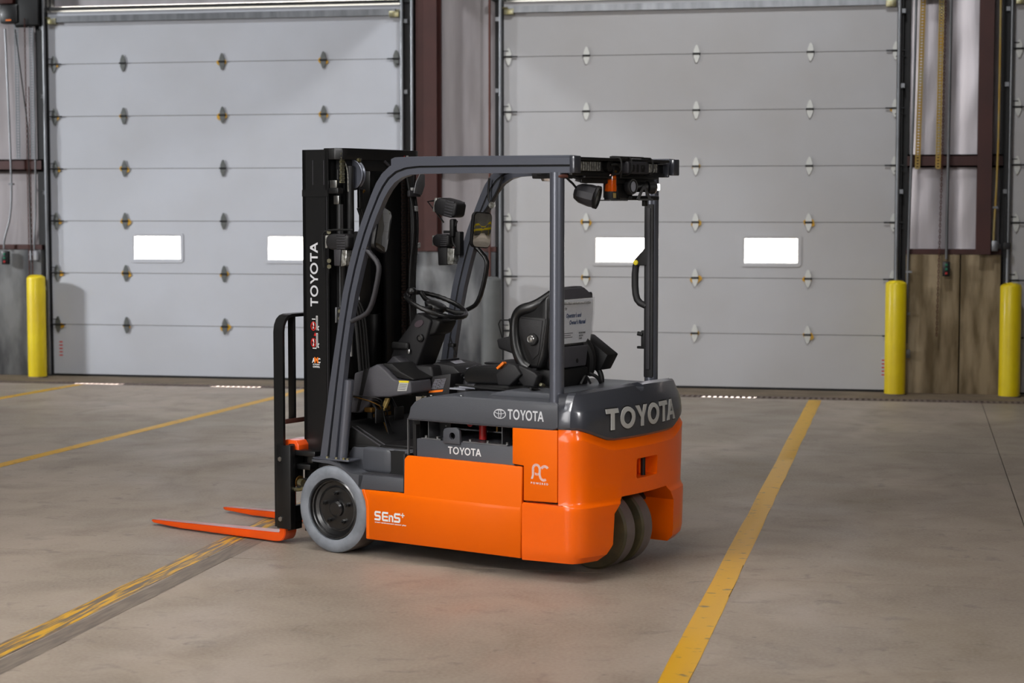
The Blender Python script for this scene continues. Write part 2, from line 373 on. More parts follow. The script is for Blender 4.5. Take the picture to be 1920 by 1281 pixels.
# floor: slabs with recessed saw-cut joints
fl = empty('floor'); structure(fl, 'stained grey-brown concrete hall floor with saw-cut joints')
b = BM(); box(b, -26, 16, -7, 18.7, -.2, -.012); finish('joint_bed', b, 'darktrim', fl)
xs = [-26, -17.5, -8.6, .637, 9.8, 16]; ys = [-7, 1.2, 9.05, 14.0, 17.59]
for i in range(5):
    for j in range(4):
        b = BM(); g = .003; box(b, xs[i] + g, xs[i + 1] - g, ys[j] + g, ys[j + 1] - (g if j < 3 else 0), -.06, 0); finish('slab', b, 'floor', fl)
b = BM(); box(b, -26, 16, 17.80, 18.62, -.06, 0); finish('apron_slab', b, mat('apron_concrete', (128, 112, 92), .8, noise=.6, nscale=3, col2=(104, 90, 72), world=True), fl)
# trench drain along the doors
td = empty('trench_drain', (-4, 17.695, 0)); tag(td, 'long rusty slotted trench drain running in front of the dock doors', 'drain')
rust = mat('rusty_iron', (122, 106, 98), .7, noise=.7, nscale=14, col2=(98, 84, 78), world=True); M['rust'] = rust
b = BM(); box(b, -8.5, 8.5, -.10, -.08, -.03, .002); box(b, -8.5, 8.5, .08, .10, -.03, .002); finish('frame', b, 'rust', td)
b = BM(); box(b, -8.5, 8.5, -.10, .10, -.06, -.05); finish('channel', b, 'dark', td)
bar = None
for k in range(226):
    if bar is None:
        b = BM(); box(b, -.0125, .0125, -.08, .08, -.02, .001); bar = finish('grate_bar', b, 'rust', td); o = bar
    else: o = bar.copy(); COL.objects.link(o); o.parent = td
    o.location = (-5.6 + k * .0535, 0, 0)
# painted lines
def pline(name, x0, y0, x1, y1, w, m, label, z=.0012):
    d = Vector((x1 - x0, y1 - y0)); L_ = d.length; b = BM(); n = 40
    prev = None
    for i in range(n + 1):
        t = i / n; e = .004
        r = [b.verts.new((sx * w / 2 + random.uniform(-e, e), L_ * t, zz)) for sx, zz in ((-1, 0), (-1, z), (1, z), (1, 0))]
        if prev:
            for k in range(3): b.faces.new((prev[k], prev[k + 1], r[k + 1], r[k]))
        prev = r
    o = finish(name, b, m); o.location = (x0, y0, .0004); o.rotation_euler = (0, 0, math.atan2(-d.x, d.y))
    tag(o, label, 'floor line'); return o
pline('painted_line', -.86, 2.0, -.855, 17.55, .115, 'line', 'solid yellow floor line right of the forklift, running up to the doors')
pline('painted_line', -6.32, 9.5, -5.74, 17.57, .105, 'line', 'yellow floor line left of the forklift, passing behind its load backrest')
pline('painted_line', -8.91, 9.5, -8.14, 17.57, .105, 'line', 'short yellow floor line at the far left edge, ending at the drain')
pline('painted_line', -3.60, 4.0, -3.535, 13.0, .12, 'linew', 'scuffed yellow floor line that passes under the forks', .0012)
o = pline('tyre_marks', -3.470, 4.0, -3.405, 13.0, .11, 'rubbermark', 'dark streaky tyre marks along the worn yellow line under the forks', .0008); o['category'] = 'tyre marks'

# back wall: concrete base, insulation facing, girts
wb = empty('wall_back'); structure(wb, 'warehouse back wall of concrete base, insulation facing and red girts')
def wbox(name, m, x0, x1, y0, y1, z0, z1, bev=0, parent=wb):
    b = BM(); box(b, x0, x1, y0, y1, z0, z1, bev); return finish(name, b, m, parent)
gaps = [(-12.0, -8.94, 'conc'), (-4.92, -4.06, 'conc'), (-.06, .82, 'conc2')]
for (x0, x1, m) in gaps:
    if x0 == -.06:
        wbox('concrete_base', m, x0, .443, 18.42, 18.72, -.1, 1.325, .012); wbox('concrete_base', m, .452, x1, 18.42, 18.72, -.1, 1.325, .012)
    else: wbox('concrete_base', m, x0, x1, 18.42, 18.72, -.1, 1.325, .012)
    wbox('base_channel', 'redsteel', x0, x1, 18.44, 18.60, 1.327, 1.375)
    b = BM(); n = 14; zz = [1.37 + (5.4 - 1.37) * i / 24 for i in range(25)]
    rows = [[b.verts.new((x0 + (x1 - x0) * i / n, 18.57 - .02 * math.sin(math.pi * (i * 2.0 / n % 1)) + random.uniform(-.006, .006), z)) for i in range(n + 1)] for z in zz]
    for r0, r1 in zip(rows, rows[1:]):
        for i in range(n): b.faces.new((r0[i], r0[i + 1], r1[i + 1], r1[i]))
    finish('insulation_facing', b, 'insul' if x0 > -1 else 'insul_shade', wb, ang=60)
    b = BM(); box(b, x0, x1, 18.46, 18.52, 2.15, 2.165); box(b, x0, x1, 18.46, 18.475, 2.15, 2.27); box(b, x0, x1, 18.46, 18.56, 2.255, 2.27)
    finish('girt', b, 'redsteel', wb)
for x0, x1 in ((-26, -12.0), (4.75, 16)): wbox('wall_section', 'hallwall', x0, x1, 18.42, 18.62, -.1, 8)
wbox('header', 'insul', -12.0, 4.75, 18.60, 18.70, 3.86, 8)
wbox('header_beam', 'dark', -9.0, -4.9, 18.40, 18.58, 3.805, 3.835); wbox('header_beam', 'dark', -4.1, 0, 18.40, 18.58, 3.805, 3.86)
for x0, x1, m in gaps: wbox('sheathing', 'dark', x0 - .12, x1 + .12, 18.72, 18.76, -.1, 8)
# other walls and the ceiling (behind and above the camera)
for nm, a in (('wall_left', (-26.2, -26, -7, 18.6, -.1, 8)), ('wall_right', (16, 16.2, -7, 18.6, -.1, 8)), ('wall_front', (-26, 16, -7.2, -7, -.1, 8)), ('ceiling', (-26.2, 16.2, -7.2, 18.9, 8, 8.2))):
    b = BM(); box(b, *a); structure(finish(nm, b, 'hallwall'), 'plain hall ' + nm.replace('_', ' '))
b = BM(); box(b, -60, 60, 18.9, 240, -.25, -.05); structure(finish('pavement', b, 'pavement'), 'sunlit pavement outside the dock doors')
# steel columns
def column(x0, xm, x1, label):
    b = BM(); box(b, x0, xm, 18.24, 18.26, .0 if x0 < -3 else 0, 5.6); box(b, x0, x0 + .012, 18.26, 18.50, 0, 5.6) if False else None
    box(b, (x0 + x1) / 2 - .006, (x0 + x1) / 2 + .006, 18.25, 18.52, 1.33, 5.6); box(b, x0, x1, 18.52, 18.54, 1.33, 5.6)
    return b
for nm_, xa, xb in (('seal', -.115, -.05), ('seal', .80, .90), ('seal', -5.0, -4.9), ('seal', -4.08, -3.97), ('seal', -9.0, -8.82)): wbox('edge_flashing', 'darktrim', xa, xb, 18.50, 18.58, -.1, 8)
def hcolumn(x0, x1, z0, label):
    b = BM(); box(b, x0, x1, 18.30, 18.316, z0, 5.8); box(b, x0, x1, 18.50, 18.516, z0, 5.8); box(b, (x0 + x1) / 2 - .006, (x0 + x1) / 2 + .006, 18.316, 18.50, z0, 5.8)
    b2 = finish('steel_column', b, 'redsteel'); tag(b2, label, 'column', None, 'structure')
hcolumn(-4.84, -4.63, 1.335, 'dark red steel column between the left and middle doors')
hcolumn(.585, .715, 1.33, 'dark red steel column on the concrete base at the right')

# roof rafter haunch above the middle column (out of frame, shades the doors)
b = BM(); prism(b, [(18.5, 4.15), (17.0, 4.25), (16.4, 4.5), (13.5, 5.9), (2.0, 7.2), (2.0, 7.9), (13.5, 6.9), (18.5, 5.4)], 'x', -4.79, -4.68)
prism(b, [(18.3, 4.13), (17.0, 4.23), (16.4, 4.48), (16.4, 4.5), (17.0, 4.25), (18.3, 4.15)], 'x', -4.84, -4.63); structure(finish('roof_rafter', b, 'redsteel'), 'red steel roof rafter over the middle column')

# dock doors
HROW = [.542 * k for k in range(8)]
def hinge_mesh():
    b = BM()
    for s in (1, -1):
        pts = [(-.028, s * .008), (-.03, s * .03), (-.012, s * .078), (0, s * .088), (.012, s * .078), (.03, s * .03), (.028, s * .008)]
        prism(b, pts, 'y', -.004, 0, .001, 1)
        cyl(b, (0, -.007, s * .045), (0, -.003, s * .045), .006, 8)
    cyl(b, (-.037, -.008, 0), (.037, -.008, 0), .009, 10, mi=1)
    return b
def side_hinge_mesh():
    b = hinge_mesh(); cyl(b, (-.09, -.012, .0), (.09, -.012, .0), .007, 8, mi=1); cyl(b, (0, -.01, -.055), (.10, -.01, -.055), .004, 6, mi=1)
    return b
hk = {}
def hinge(parent, x, z, m, side=0):
    key = (m, side)
    if key not in hk:
        o = finish('hinge', (side_hinge_mesh if side else hinge_mesh)(), [m, 'darktrim'], parent); hk[key] = o
    else: o = hk[key].copy(); COL.objects.link(o); o.parent = parent
    o.location = (x, -.014, z)
    if side == 2: o.rotation_euler = (0, math.pi, 0)
    return o
def grease(parent, x, z, s):
    b = BM(); n = 16; c = (x + random.uniform(-.012, .012), z - random.uniform(0, .014))
    pts = []
    for k in range(n):
        a = 2 * math.pi * k / n; r = (.050 + .005 * math.sin(2 * a + x * 9) + random.uniform(-.005, .005)) * s
        pts.append((c[0] + math.cos(a) * r, c[1] + math.sin(a) * r * .72))
    prism(b, pts, 'y', -.0135, -.0118); finish('grease_stain', b, 'grease', parent)
def door(name, x0, x1, m, hxs, wins, hm, gr, ledge, redge, label):
    d = empty(name, ((x0 + x1) / 2, WY, 0)); structure(d, label); cx = (x0 + x1) / 2; w = x1 - x0
    def bx(bm, a, c, y0, y1, z0, z1, bev=0): box(bm, a - cx, c - cx, y0, y1, z0, z1, bev, 2)
    for k in range(7):
        z0, z1 = HROW[k] + (.0 if k else .02), HROW[k + 1]; b = BM(); g = .003; dy = random.uniform(-.0015, .0015)
        if k == 2 and wins:
            e = [x0] + [v for q in wins for v in (q[0] + .012, q[1] - .012)] + [x1]
            for i in range(0, len(e), 2): bx(b, e[i], e[i + 1], dy, .05, z0 + g, z1 - g)
            for q in wins: bx(b, q[0] + .012, q[1] - .012, dy, .05, z0 + g, 1.235); bx(b, q[0] + .012, q[1] - .012, dy, .05, 1.468, z1 - g)
        else: bx(b, x0, x1, dy - .001 * (k % 2), .05, z0 + g, z1 - g)
        finish('panel', b, m, d)
        if k:
            b = BM(); bx(b, x0, x1, .006, .04, z0 - .006, z0 + .006); finish('panel_joint', b, 'doorseal', d)
    b = BM(); bx(b, x0, x1, .01, .05, .0, .022); finish('bottom_seal', b, 'rubber', d)
    for q in wins:
        cxx = (q[0] + q[1]) / 2 - cx; ww, hh = q[1] - q[0], .262
        b = BM(); ring_prism(b, rrect(ww + .05, hh + .05, .035, 4, cxx, 1.351), rrect(ww - .004, hh - .004, .03, 4, cxx, 1.351), AX['y'], -.009, .052)
        fo = finish('window_frame', b, m, d)
        b = BM(); box(b, q[0] - cx - .01, q[1] - cx + .01, .028, .032, 1.351 - hh / 2 - .005, 1.351 + hh / 2 + .005); finish('window_pane', b, 'pane', d)
    for k in range(1, 7):
        for i, hx in enumerate(hxs):
            hinge(d, hx - cx, HROW[k], hm)
            if random.random() < gr[0] or (k, i) in gr[1]: grease(d, hx - cx, HROW[k], random.uniform(.75, 1.15))
        if ledge is not None: hinge(d, ledge - cx, HROW[k], hm, 2); (grease(d, ledge - cx + .02, HROW[k], .8) if k in (1, 2, 3, 4, 5, 6) and hm == 'hinge_dark' else None)
        if redge is not None: hinge(d, redge - cx, HROW[k], hm, 1); grease(d, redge - cx - .01, HROW[k], .6)
    b = BM(); bx(b, x0 + .05, x1 - .05, -.05, -.005, 3.68, 3.70); bx(b, x0 + .05, x1 - .05, -.05, -.03, 3.70, 3.735); bx(b, x0 + .05, x1 - .05, -.05, -.005, 3.735, 3.745)
    finish('top_strut', b, 'galv', d)
    for e in (x0 + .06, x1 - .06):
        b = BM(); bx(b, e - .05, e + .05, -.06, -.0, 3.66, 3.72, .004); cyl(b, (e - cx - .1, -.03, 3.73), (e - cx + .1, -.03, 3.73), .008, 8); finish('top_bracket', b, 'zinc', d)
    for s, e in ((-1, x0), (1, x1)):
        b = BM(); jw = .13 if (x1 == -5.03 and s > 0) else .06; bx(b, e + s * .0, e + s * jw, -.02, .06, 0, 5.5); finish('jamb', b, 'darktrim', d)
        b = BM(); tube(b, [(e + s * .022 - cx, -.06, 0.02), (e + s * .022 - cx, -.06, 5.4)], .018, 12); bx(b, e + s * .03, e + s * .036, -.06, .0, 0.02, 5.4)
        for z in (.9, 1.9, 2.9, 3.6): bx(b, e + s * .03, e + s * .075, -.05, .0, z, z + .04)
        finish('track', b, 'galv', d)
    return d
door('door_1', -8.83, -5.03, 'doorwhite', [-8.0, -6.92, -5.84], [(-7.92, -7.39), (-6.46, -5.93)], 'hinge_dark', (.75, [(1, 0), (2, 0), (6, 2), (5, 2), (1, 1), (2, 1)]), -8.77, -5.08, 'white sectional dock door at the left, behind the mast')
door('door_2', -3.98, -.17, 'doorwhite2', [-3.15, -2.07, -.98], [(-3.065, -2.535), (-1.605, -1.072)], 'hinge_light', (.0, [(1, 0), (1, 1), (1, 2), (2, 0), (2, 1), (2, 2), (3, 0), (3, 1), (3, 2), (4, 1), (4, 0)]), -3.93, -.18, 'white sectional dock door in the middle, behind the seat')
door('door_3', .90, 4.70, 'doorwhite2', [1.75, 2.85, 3.9], [], 'hinge_light', (.2, []), .95, None, 'white sectional dock door cut off by the right edge')
for xx, zz, s in ((-.255, .22, .045), (-8.745, .27, .05)):
    b = BM(); box(b, xx - s / 2, xx + s / 2, WY - .0025, WY - .0005, zz - .08, zz + .12); o = finish('warning_sticker', b, 'doorwhite')
    tag(o, 'small white sticker with red marks low on the ' + ('middle' if xx > -1 else 'left') + ' door', 'sticker')
    b = BM()
    for k in range(5): box(b, xx - s * .38, xx + s * .38, WY - .0035, WY - .002, zz - .06 + k * .035, zz - .047 + k * .035)
    finish('red_print', b, 'red', o)

# bollards
def bollard(x, y, r, h, m, label):
    b = BM(); lathe(b, [(r, 0), (r, h - .03), (r * .93, h - .012), (r * .6, h + .006), (0, h + .012)], (0, 0, 0), 'z', 32)
    t = empty('bollard', (x, y, 0)); finish('post_sleeve', b, m, t, ang=50)
    b = BM(); lathe(b, [(r * .93, 0), (r * 1.06, 0), (r * 1.06, .012), (r * .93, .012)], (0, 0, 0), 'z', 24, closed=True); finish('base_ring', b, 'rust', t)
    tag(t, label, 'bollard'); return t
bollard(-8.905, 18.22, .096, 1.06, 'yellow', 'yellow bollard left of the left door')
bollard(-.145, 18.22, .098, 1.075, 'yellow', 'yellow bollard right of the middle door, by the concrete pier')
bollard(.905, 18.22, .098, 1.06, 'yellow', 'yellow bollard nearest the right edge, right of the brown concrete pier')
bollard(-4.06, 18.22, .098, 1.08, 'gbollard', 'grey unpainted bollard behind the steering wheel')

# conduits, straps, chains, control boxes
def conduit(path, r, m, label, straps=(), nm='conduit', box_=None, boxm='galv'):
    b = BM(); tube(b, smooth_path(path, 2), r, 10); t = empty(nm, path[-1]); o = finish('pipe', b, m, t); o.matrix_parent_inverse = Matrix.Translation(-Vector(path[-1]))
    for (x, z) in straps:
        b = BM(); box(b, x - r * 2.2, x + r * 2.2, path[0][1] - r - .002, path[0][1] + .03, z, z + .02); q = finish('clamp', b, 'galv', t); q.matrix_parent_inverse = Matrix.Translation(-Vector(path[-1]))
    if box_:
        b = BM(); x, z, w, h = box_; y = path[-1][1]; box(b, x - w / 2, x + w / 2, y - .035, y + .03, z - h / 2, z + h / 2, .006)
        q = finish('junction_box', b, boxm, t); q.matrix_parent_inverse = Matrix.Translation(-Vector(path[-1]))
    tag(t, label, 'conduit'); return t
Y1 = 18.36
conduit([(-9.27, Y1, 3.62), (-9.23, Y1, 2.2), (-9.235, Y1, 1.7), (-9.33, Y1, 1.42), (-9.33, Y1, 1.33)], .011, 'galv', 'thin grey conduit at the far left ending in a push button box', [(-9.235, 2.0)])
conduit([(-8.955, Y1, 3.62), (-8.955, Y1, 1.85), (-8.985, Y1, 1.45), (-8.985, Y1, 1.32)], .01, 'galv', 'grey conduit left of the left door ending at a pale box', [], box_=(-8.99, 1.265, .085, .1), boxm='doorwhite')
conduit([(-4.87, 18.26, 5.2), (-4.87, 18.26, 1.36)], .016, 'galv', 'grey conduit beside the middle red column ending in a box', [(-4.87, 2.2)], box_=(-4.86, 1.26, .085, .1))
conduit([(-4.105, Y1, 5.2), (-4.105, Y1, .9)], .012, 'copper', 'thin brown pipe beside the middle door track', [(-4.105, 1.75)])
conduit([(.005, Y1, 5), (.0, Y1, 3.0), (-.035, Y1, 1.7), (-.045, Y1, .48)], .013, 'galv', 'grey conduit between the right yellow bollard and the pull chain', [(-.03, 1.15), (-.04, .75)], box_=(-.045, .38, .08, .08))
conduit([(.325, Y1, 5), (.315, Y1, 1.28)], .014, 'galv', 'grey conduit dropping to the red and green button box', [])
conduit([(.765, Y1, 5), (.775, Y1, 2.7), (.765, Y1, 2.0), (.745, Y1, 1.55), (.745, Y1, 1.45)], .011, 'tan', 'tan conduit with a kink right of the right red column', [(.755, 1.76)], box_=(.755, 1.41, .06, .1))
def control(x, z, lab):
    t = empty('control_box', (x, Y1 - .02, z)); b = BM(); box(b, -.035, .035, -.03, .03, -.07, .07, .006); finish('housing', b, 'black', t)
    for k, m in enumerate(('redpart', 'greenp', 'greenp')):
        b = BM(); cyl(b, (0, -.03, -.04 + k * .04), (0, -.042, -.04 + k * .04), .012, 12); finish('push_button', b, m, t)
    tag(t, lab, 'control box')
M['greenp'] = mat('green_button', (20, 110, 80), .4)
control(.315, 1.19, 'black three-button control box with red and green buttons on the brown concrete')
control(-9.30, 1.24, 'black push button box at the far left on the grey concrete')
b = BM(); box(b, .745, .82, 18.33, 18.36, 1.38, 1.43, .004); box(b, .83, .90, 18.33, 18.36, 1.38, 1.44, .004); o = finish('photo_eye', b, 'darktrim'); tag(o, 'small dark door sensor on the track above the right-edge bollard', 'sensor')
def strap(x, z0, z1, m, label, y=18.38, w=.034, dx=0):
    b = BM(); n = int((z1 - z0) / .028); h = (z1 - z0) / n
    for s in (-1, 1): prism(b, [(x + s * w * .5 - .007, z0), (x + s * w * .5 + .007, z0), (x + dx + s * w * .5 + .007, z1), (x + dx + s * w * .5 - .007, z1)], 'y', y, y + .004)
    for k in range(n + 1): box(b, x + dx * k / n - w / 2, x + dx * k / n + w / 2, y, y + .004, z0 + k * h - .008, z0 + k * h + .008)
    o = finish('perforated_angle', b, m); tag(o, label, 'steel strap', None); return o
strap(-9.155, 2.28, 3.72, 'galv', 'left of two perforated hanging angles at the far left'); strap(-8.99, 2.28, 3.72, 'galv', 'right of two perforated hanging angles at the far left')
strap(.035, 2.14, 3.72, 'tan', 'tan perforated angle nearer the middle door', dx=.03); strap(.225, 2.14, 3.72, 'tan', 'yellowish perforated angle nearer the red column', dx=.01)
def chain(pts, label, nm='pull_chain'):
    b = BM(); tot = 0; P = [Vector(p) for p in pts]; k = 0
    for a, c in zip(P, P[1:]):
        L_ = (c - a).length; n = int(L_ / .027)
        for i in range(n):
            p = a.lerp(c, i / n); ax = Vector((1, 0, 0)) if k % 2 else Vector((0, 1, 0)); k += 1
            tube(b, [p + ax * .008 * math.cos(t) + Vector((0, 0, 1)) * .018 * math.sin(t) for t in [math.pi * 2 * q / 6 for q in range(6)]], .0032, 4, closed=True)
    o = finish(nm, b, 'copper'); tag(o, label, 'chain'); return o
chain([(.27, 18.33, 3.7), (.262, 18.33, 2.2), (.235, 18.33, .54)], 'long hanging pull chain in front of the brown concrete')
chain([(-9.02, 18.30, 3.7), (-9.015, 18.30, .95)], 'left strand of pull chain at the far left wall'); chain([(-8.985, 18.30, 3.0), (-8.98, 18.30, .95)], 'right strand of pull chain at the far left wall')
b = BM(); tube(b, [(-9.10, 18.25, 3.6), (-8.98, 18.25, 2.6), (-8.965, 18.25, 1.2)], .006, 6); o = finish('slack_cable', b, 'dark'); tag(o, 'thin dark slanting cable beside the far left chains', 'cable')
t = empty('door_operator', (-9.08, 18.36, 3.75)); b = BM(); box(b, -.22, -.02, -.06, .06, -.08, .12, .02); finish('motor', b, 'black', t)
b = BM(); box(b, -.05, .2, -.04, .06, -.1, .2, .01); cyl(b, (-.06, 0, -.09), (.06, 0, -.09), .03, 12); finish('gearbox', b, 'dark', t); b = BM(); box(b, -.15, -.09, -.063, -.06, -.055, -.04); finish('orange_label', b, 'orangep', t)
tag(t, 'black door operator motor at the top left corner', 'door motor')
b = BM(); box(b, -9.42, -9.14, 18.28, 18.4, 3.87, 4.05, .01); o = finish('red_steel_beam', b, 'redsteel'); tag(o, 'red steel beam end at the top left corner', 'beam')
t = empty('door_operator', (.13, 18.34, 3.77)); b = BM(); box(b, -.10, .13, -.05, .06, -.045, .1, .01); finish('bracket_plate', b, 'dark', t)
b = BM(); [cyl(b, (x, -.05, .0), (x, -.058, .0), .012, 8) for x in (-.09, -.02, .06)]; finish('bolt', b, 'steel', t); tag(t, 'black operator bracket above the tan perforated angles', 'bracket')
# yellow guard rail on the front wall (seen in the mirrors)
t = empty('guard_rail', (15.5, 8, 0), R(90)); b = BM(); box(b, -9, 9, -.06, .06, .95, 1.15, .02); box(b, -9, 9, -.06, .06, .45, .65, .02); finish('rail', b, 'yellow', t)
for k in range(7):
    b = BM(); box(b, -9 + 3 * k - .06, -9 + 3 * k + .06, -.05, .05, 0, 1.2); finish('post', b, 'yellow', t)
tag(t, 'yellow guard rail along the right wall, reflected in the mirrors', 'guard rail')
# ================================================================== THE FORKLIFT (x forward, y to its left, z up; origin under the front axle)
FK = empty('forklift', (-2.6978, 9.7632, 0), R(157.59))
tag(FK, 'orange and grey three-wheel electric forklift with black mast and lowered forks', 'forklift')
def part(name, bm, m, parent=None, ang=32, label=None, kind=None):
    o = finish(name, bm, m, parent or FK, ang)
    if label: o['label'] = label
    if kind: o['kind'] = kind
    return o
def mir(pts, s): return [(p[0], p[1] * s, p[2]) for p in pts]
# ---- front wheels
for s in (1, -1):
    b = BM(); y = .525
    prof = [(.158, -.03), (.162, -.004), (.170, 0), (.195, .003), (.214, -.002), (.2255, -.014), (.2286, -.03), (.2286, -.155), (.222, -.172), (.165, -.178), (.158, -.16)]
    lathe(b, prof, (.015, s * y, .2286), 'y', 72, s, closed=True)
    for f in b.faces:
        c = f.calc_center_median(); r = math.hypot(c.x - .015, c.z - .2286)
        if r > .224: f.material_index = 1
    w = part('front_wheel', b, ['tyre', 'tread'], label='solid grey front tyre')
    b = BM(); lathe(b, [(.158, -.012), (.150, -.008), (.147, -.02), (.142, -.022), (.138, -.035), (.120, -.042), (.112, -.040), (.108, -.044), (.05, -.048), (.044, -.046), (.042, -.03), (.032, -.022), (0, -.02)], (.015, s * y, .2286), 'y', 56, s, caps=False)
    part('rim', b, 'rim', w)
    for k in range(5):
        a = R(90 + 72 * k); c = (.015 + .08 * math.cos(a), s * (y - .045), .2286 + .08 * math.sin(a)); b = BM()
        cyl(b, c, (c[0], s * (y - .026), c[2]), .0115, 6); cyl(b, (c[0], s * (y - .026), c[2]), (c[0], s * (y - .012), c[2]), .007, 10); part('lug_nut', b, 'rim', w)
    b = BM(); cyl(b, (.015, s * .50, .2286), (.015, s * .50 - s * .001, .2286), .02); part('hub_cap', b, 'rim', w) if s > 5 else b.free()
b = BM(); cyl(b, (.015, -.4, .2286), (.015, .4, .2286), .07, 16); box(b, -.12, .14, -.3, .3, .12, .36, .02); part('drive_axle', b, 'black')
# ---- rear twin wheels
for s, (ya, yb) in ((1, (.141, .026)), (-1, (-.026, -.141))):
    b = BM(); r = .197; c = (-1.32, ya, r); w_ = ya - yb
    lathe(b, [(.12, -.0), (.14, .0), (.17, -.004), (.188, -.008), (r, -.02), (r, -w_ + .02), (.188, -w_ + .008), (.14, -w_), (.12, -w_)], c, 'y', 64, 1, closed=True)
    for f in b.faces:
        cc = f.calc_center_median(); rr = math.hypot(cc.x + 1.32, cc.z - r)
        f.material_index = 0 if rr > .193 else 1
    w = part('rear_wheel', b, ['tyre2', 'side2'], label='narrow rear tyre with tan sidewall')
    b = BM(); lathe(b, [(.121, -.015), (.112, -.03), (.06, -.035), (.05, -.02), (0, -.018)], c, 'y', 32, 1, caps=False); lathe(b, [(.121, -.015), (.121, -w_ + .01), (.05, -w_ + .03), (0, -w_ + .03)], c, 'y', 32, 1, caps=False); part('rim', b, 'rim', w)
b = BM(); box(b, -1.40, -1.22, -.1, .1, .33, .5, .02); cyl(b, (-1.32, -.12, .197), (-1.32, .12, .197), .035, 12); part('steer_axle', b, 'dark')
# ---- chassis core
b = BM(); box(b, -1.16, -.22, -.50, .50, .115, .20, .01); box(b, -.47, -.20, -.42, .42, .2, .545); box(b, -.26, .12, -.30, .30, .2, .50, .01)
box(b, -1.165, -1.12, -.50, .50, .2, .70); box(b, -.513, -.50, -.50, .50, .2, .70)
part('chassis', b, 'dark')
# ---- orange side panels (battery side)
SP = [(-.179, .35), (-.187, .325), (-.203, .29), (-.208, .25), (-.208, .097), (-1.160, .097), (-1.170, .543), (-.474, .545), (-.456, .525), (-.453, .352)]
for s in (1, -1):
    b = BM(); prism(b, SP, 'y', s * .500, s * .525, .006, 3); p = part('side_panel', b, 'orange', ang=40)
    b = BM(); prism(b, [(s * .518, .347), (s * .5253, .344), (s * .5270, .324), (s * .5268, .30), (s * .526, .102), (s * .518, .102)], 'x', -.232, -1.159, .0006, 1); part('lower_swage', b, 'orange', p, ang=60)
    b = BM(); tube(b, [(-.195, s * .521, .35), (-.218, s * .521, .29), (-.222, s * .521, .25), (-.222, s * .521, .115)], .006, 8); part('edge_bead', b, 'orange', p)
    b = BM(); prism(b, [(-1.113, .728), (-1.113, .553), (-1.178, .549), (-1.178, .380), (-1.371, .385), (-1.371, .731)], 'y', s * .495, s * .526, .005, 3); part('rear_side_panel', b, 'orange', ang=40)
b = BM(); box(b, -1.38, -1.1, -.49, .49, .30, .72); part('drive_compartment', b, 'dark')
# ---- counterweight
def outline(front, ins, low=0):
    """plan ring of the tail, front straight, rear corners rounded, rear bowed"""
    half = []; e = ins
    half.append((front, .525 - low))
    half.append((-1.40, .525 - e * .6 - low * .2)); half.append((-1.435, .522 - e * .7)); half.append((-1.465 + e * .3, .508 - e * .85)); half.append((-1.49 + e * .55, .482 - e)); half.append((-1.508 + e * .75, .445 - e * 1.05))
    for k in range(1, 9):
        y = (.445 - e * 1.05) * (1 - k / 8); half.append((-1.508 - .062 * (1 - (y / .445) ** 2) + e, y))
    return half + [(x, -y) for x, y in reversed(half[:-1])]
def zb(y):
    a = abs(y)
    return .668 if a < .30 else (.668 + (.735 - .668) * (a - .30) / .19 if a < .49 else .735)
def loft(bm, rings, caps=True, mi=0):
    V = [[bm.verts.new(p) for p in r] for r in rings]; n = len(V[0])
    for a, c in zip(V, V[1:]):
        for i in range(n): bm.faces.new((a[i], a[(i + 1) % n], c[(i + 1) % n], c[i])).material_index = mi
    if caps: bm.faces.new(V[0]); bm.faces.new(V[-1])
rings = []
for z, front, e in ((.093, -1.17, .045), (.125, -1.168, .012), (.16, -1.168, .004), (.34, -1.168, .0), (.362, -1.168, .0), (.372, -1.176, .006), (.374, -1.376, .008), (.39, -1.376, .014), (.55, -1.376, .010)):
    rings.append([(x, y, z) for x, y in outline(front, e)])
def top_ring(dz, e): return [(x, y, zb(y) - dz) for x, y in outline(-1.376, e)]
rings += [top_ring(.07, .008), top_ring(.045, .006), top_ring(.018, .022), top_ring(.0, .026)]
b = BM(); loft(b, rings); cw = part('counterweight', b, 'orange_gloss', ang=28)
c = BM(); AR = [(.20, .375), (.275, .312), (.282, .17), (.345, .085), (.345, -.05), (-.345, -.05), (-.345, .085), (-.312, .14), (-.312, .312), (-.245, .385)]
AR = [(.215, .392), (.285, .318), (.292, .170), (.355, .085), (.355, .0), (-.33, .0), (-.315, .085), (-.29, .15), (-.29, .312), (-.215, .392)]
prism(c, AR, 'x', -1.75, -1.10); boolean(cw, finish('cutter', c, 'orange_gloss'))
c = BM(); prism(c, rrect(.20, .098, .012, 3, 0, .515), 'x', -1.75, -1.47); boolean(cw, finish('cutter', c, 'orange_gloss'))
for p in cw.data.polygons: p.use_smooth = True
def resharp(o, ang):
    b = BM(); b.from_mesh(o.data); 
    for e in b.edges: e.smooth = not (len(e.link_faces) == 2 and e.calc_face_angle(0) > R(ang))
    b.to_mesh(o.data); b.free()
resharp(cw, 28)
b = BM(); tube(b, [(-1.515, -.03, .464), (-1.515, -.03, .57)], .012, 12); part('drawbar_pin', b, 'dark', cw)
b = BM(); box(b, -1.30, -1.14, -.33, .33, .1, .40); part('wheel_well_wall', b, 'dark')
# ---- rear hood
rr = [top_ring(-.001, .020), top_ring(-.012, .010)]
for z, e in ((.76, .010), (.815, .016), (.828, .022), (.876, .050), (.895, .066), (.904, .092)):
    rr.append([(x, y, z + .020 * max(0, (1 - (y / .5) ** 2)) * (z - .76) / .144) for x, y in outline(-1.378, e)])
b = BM(); loft(b, rr); rh = part('rear_hood', b, 'glossgrey', ang=22)
c = BM(); prism(c, [(.03, .902), (.01, .885), (-.015, .885), (-.04, .902), (-.04, 1.1), (.03, 1.1)], 'x', -1.75, -1.40); boolean(rh, finish('cutter', c, 'glossgrey')); resharp(rh, 22)
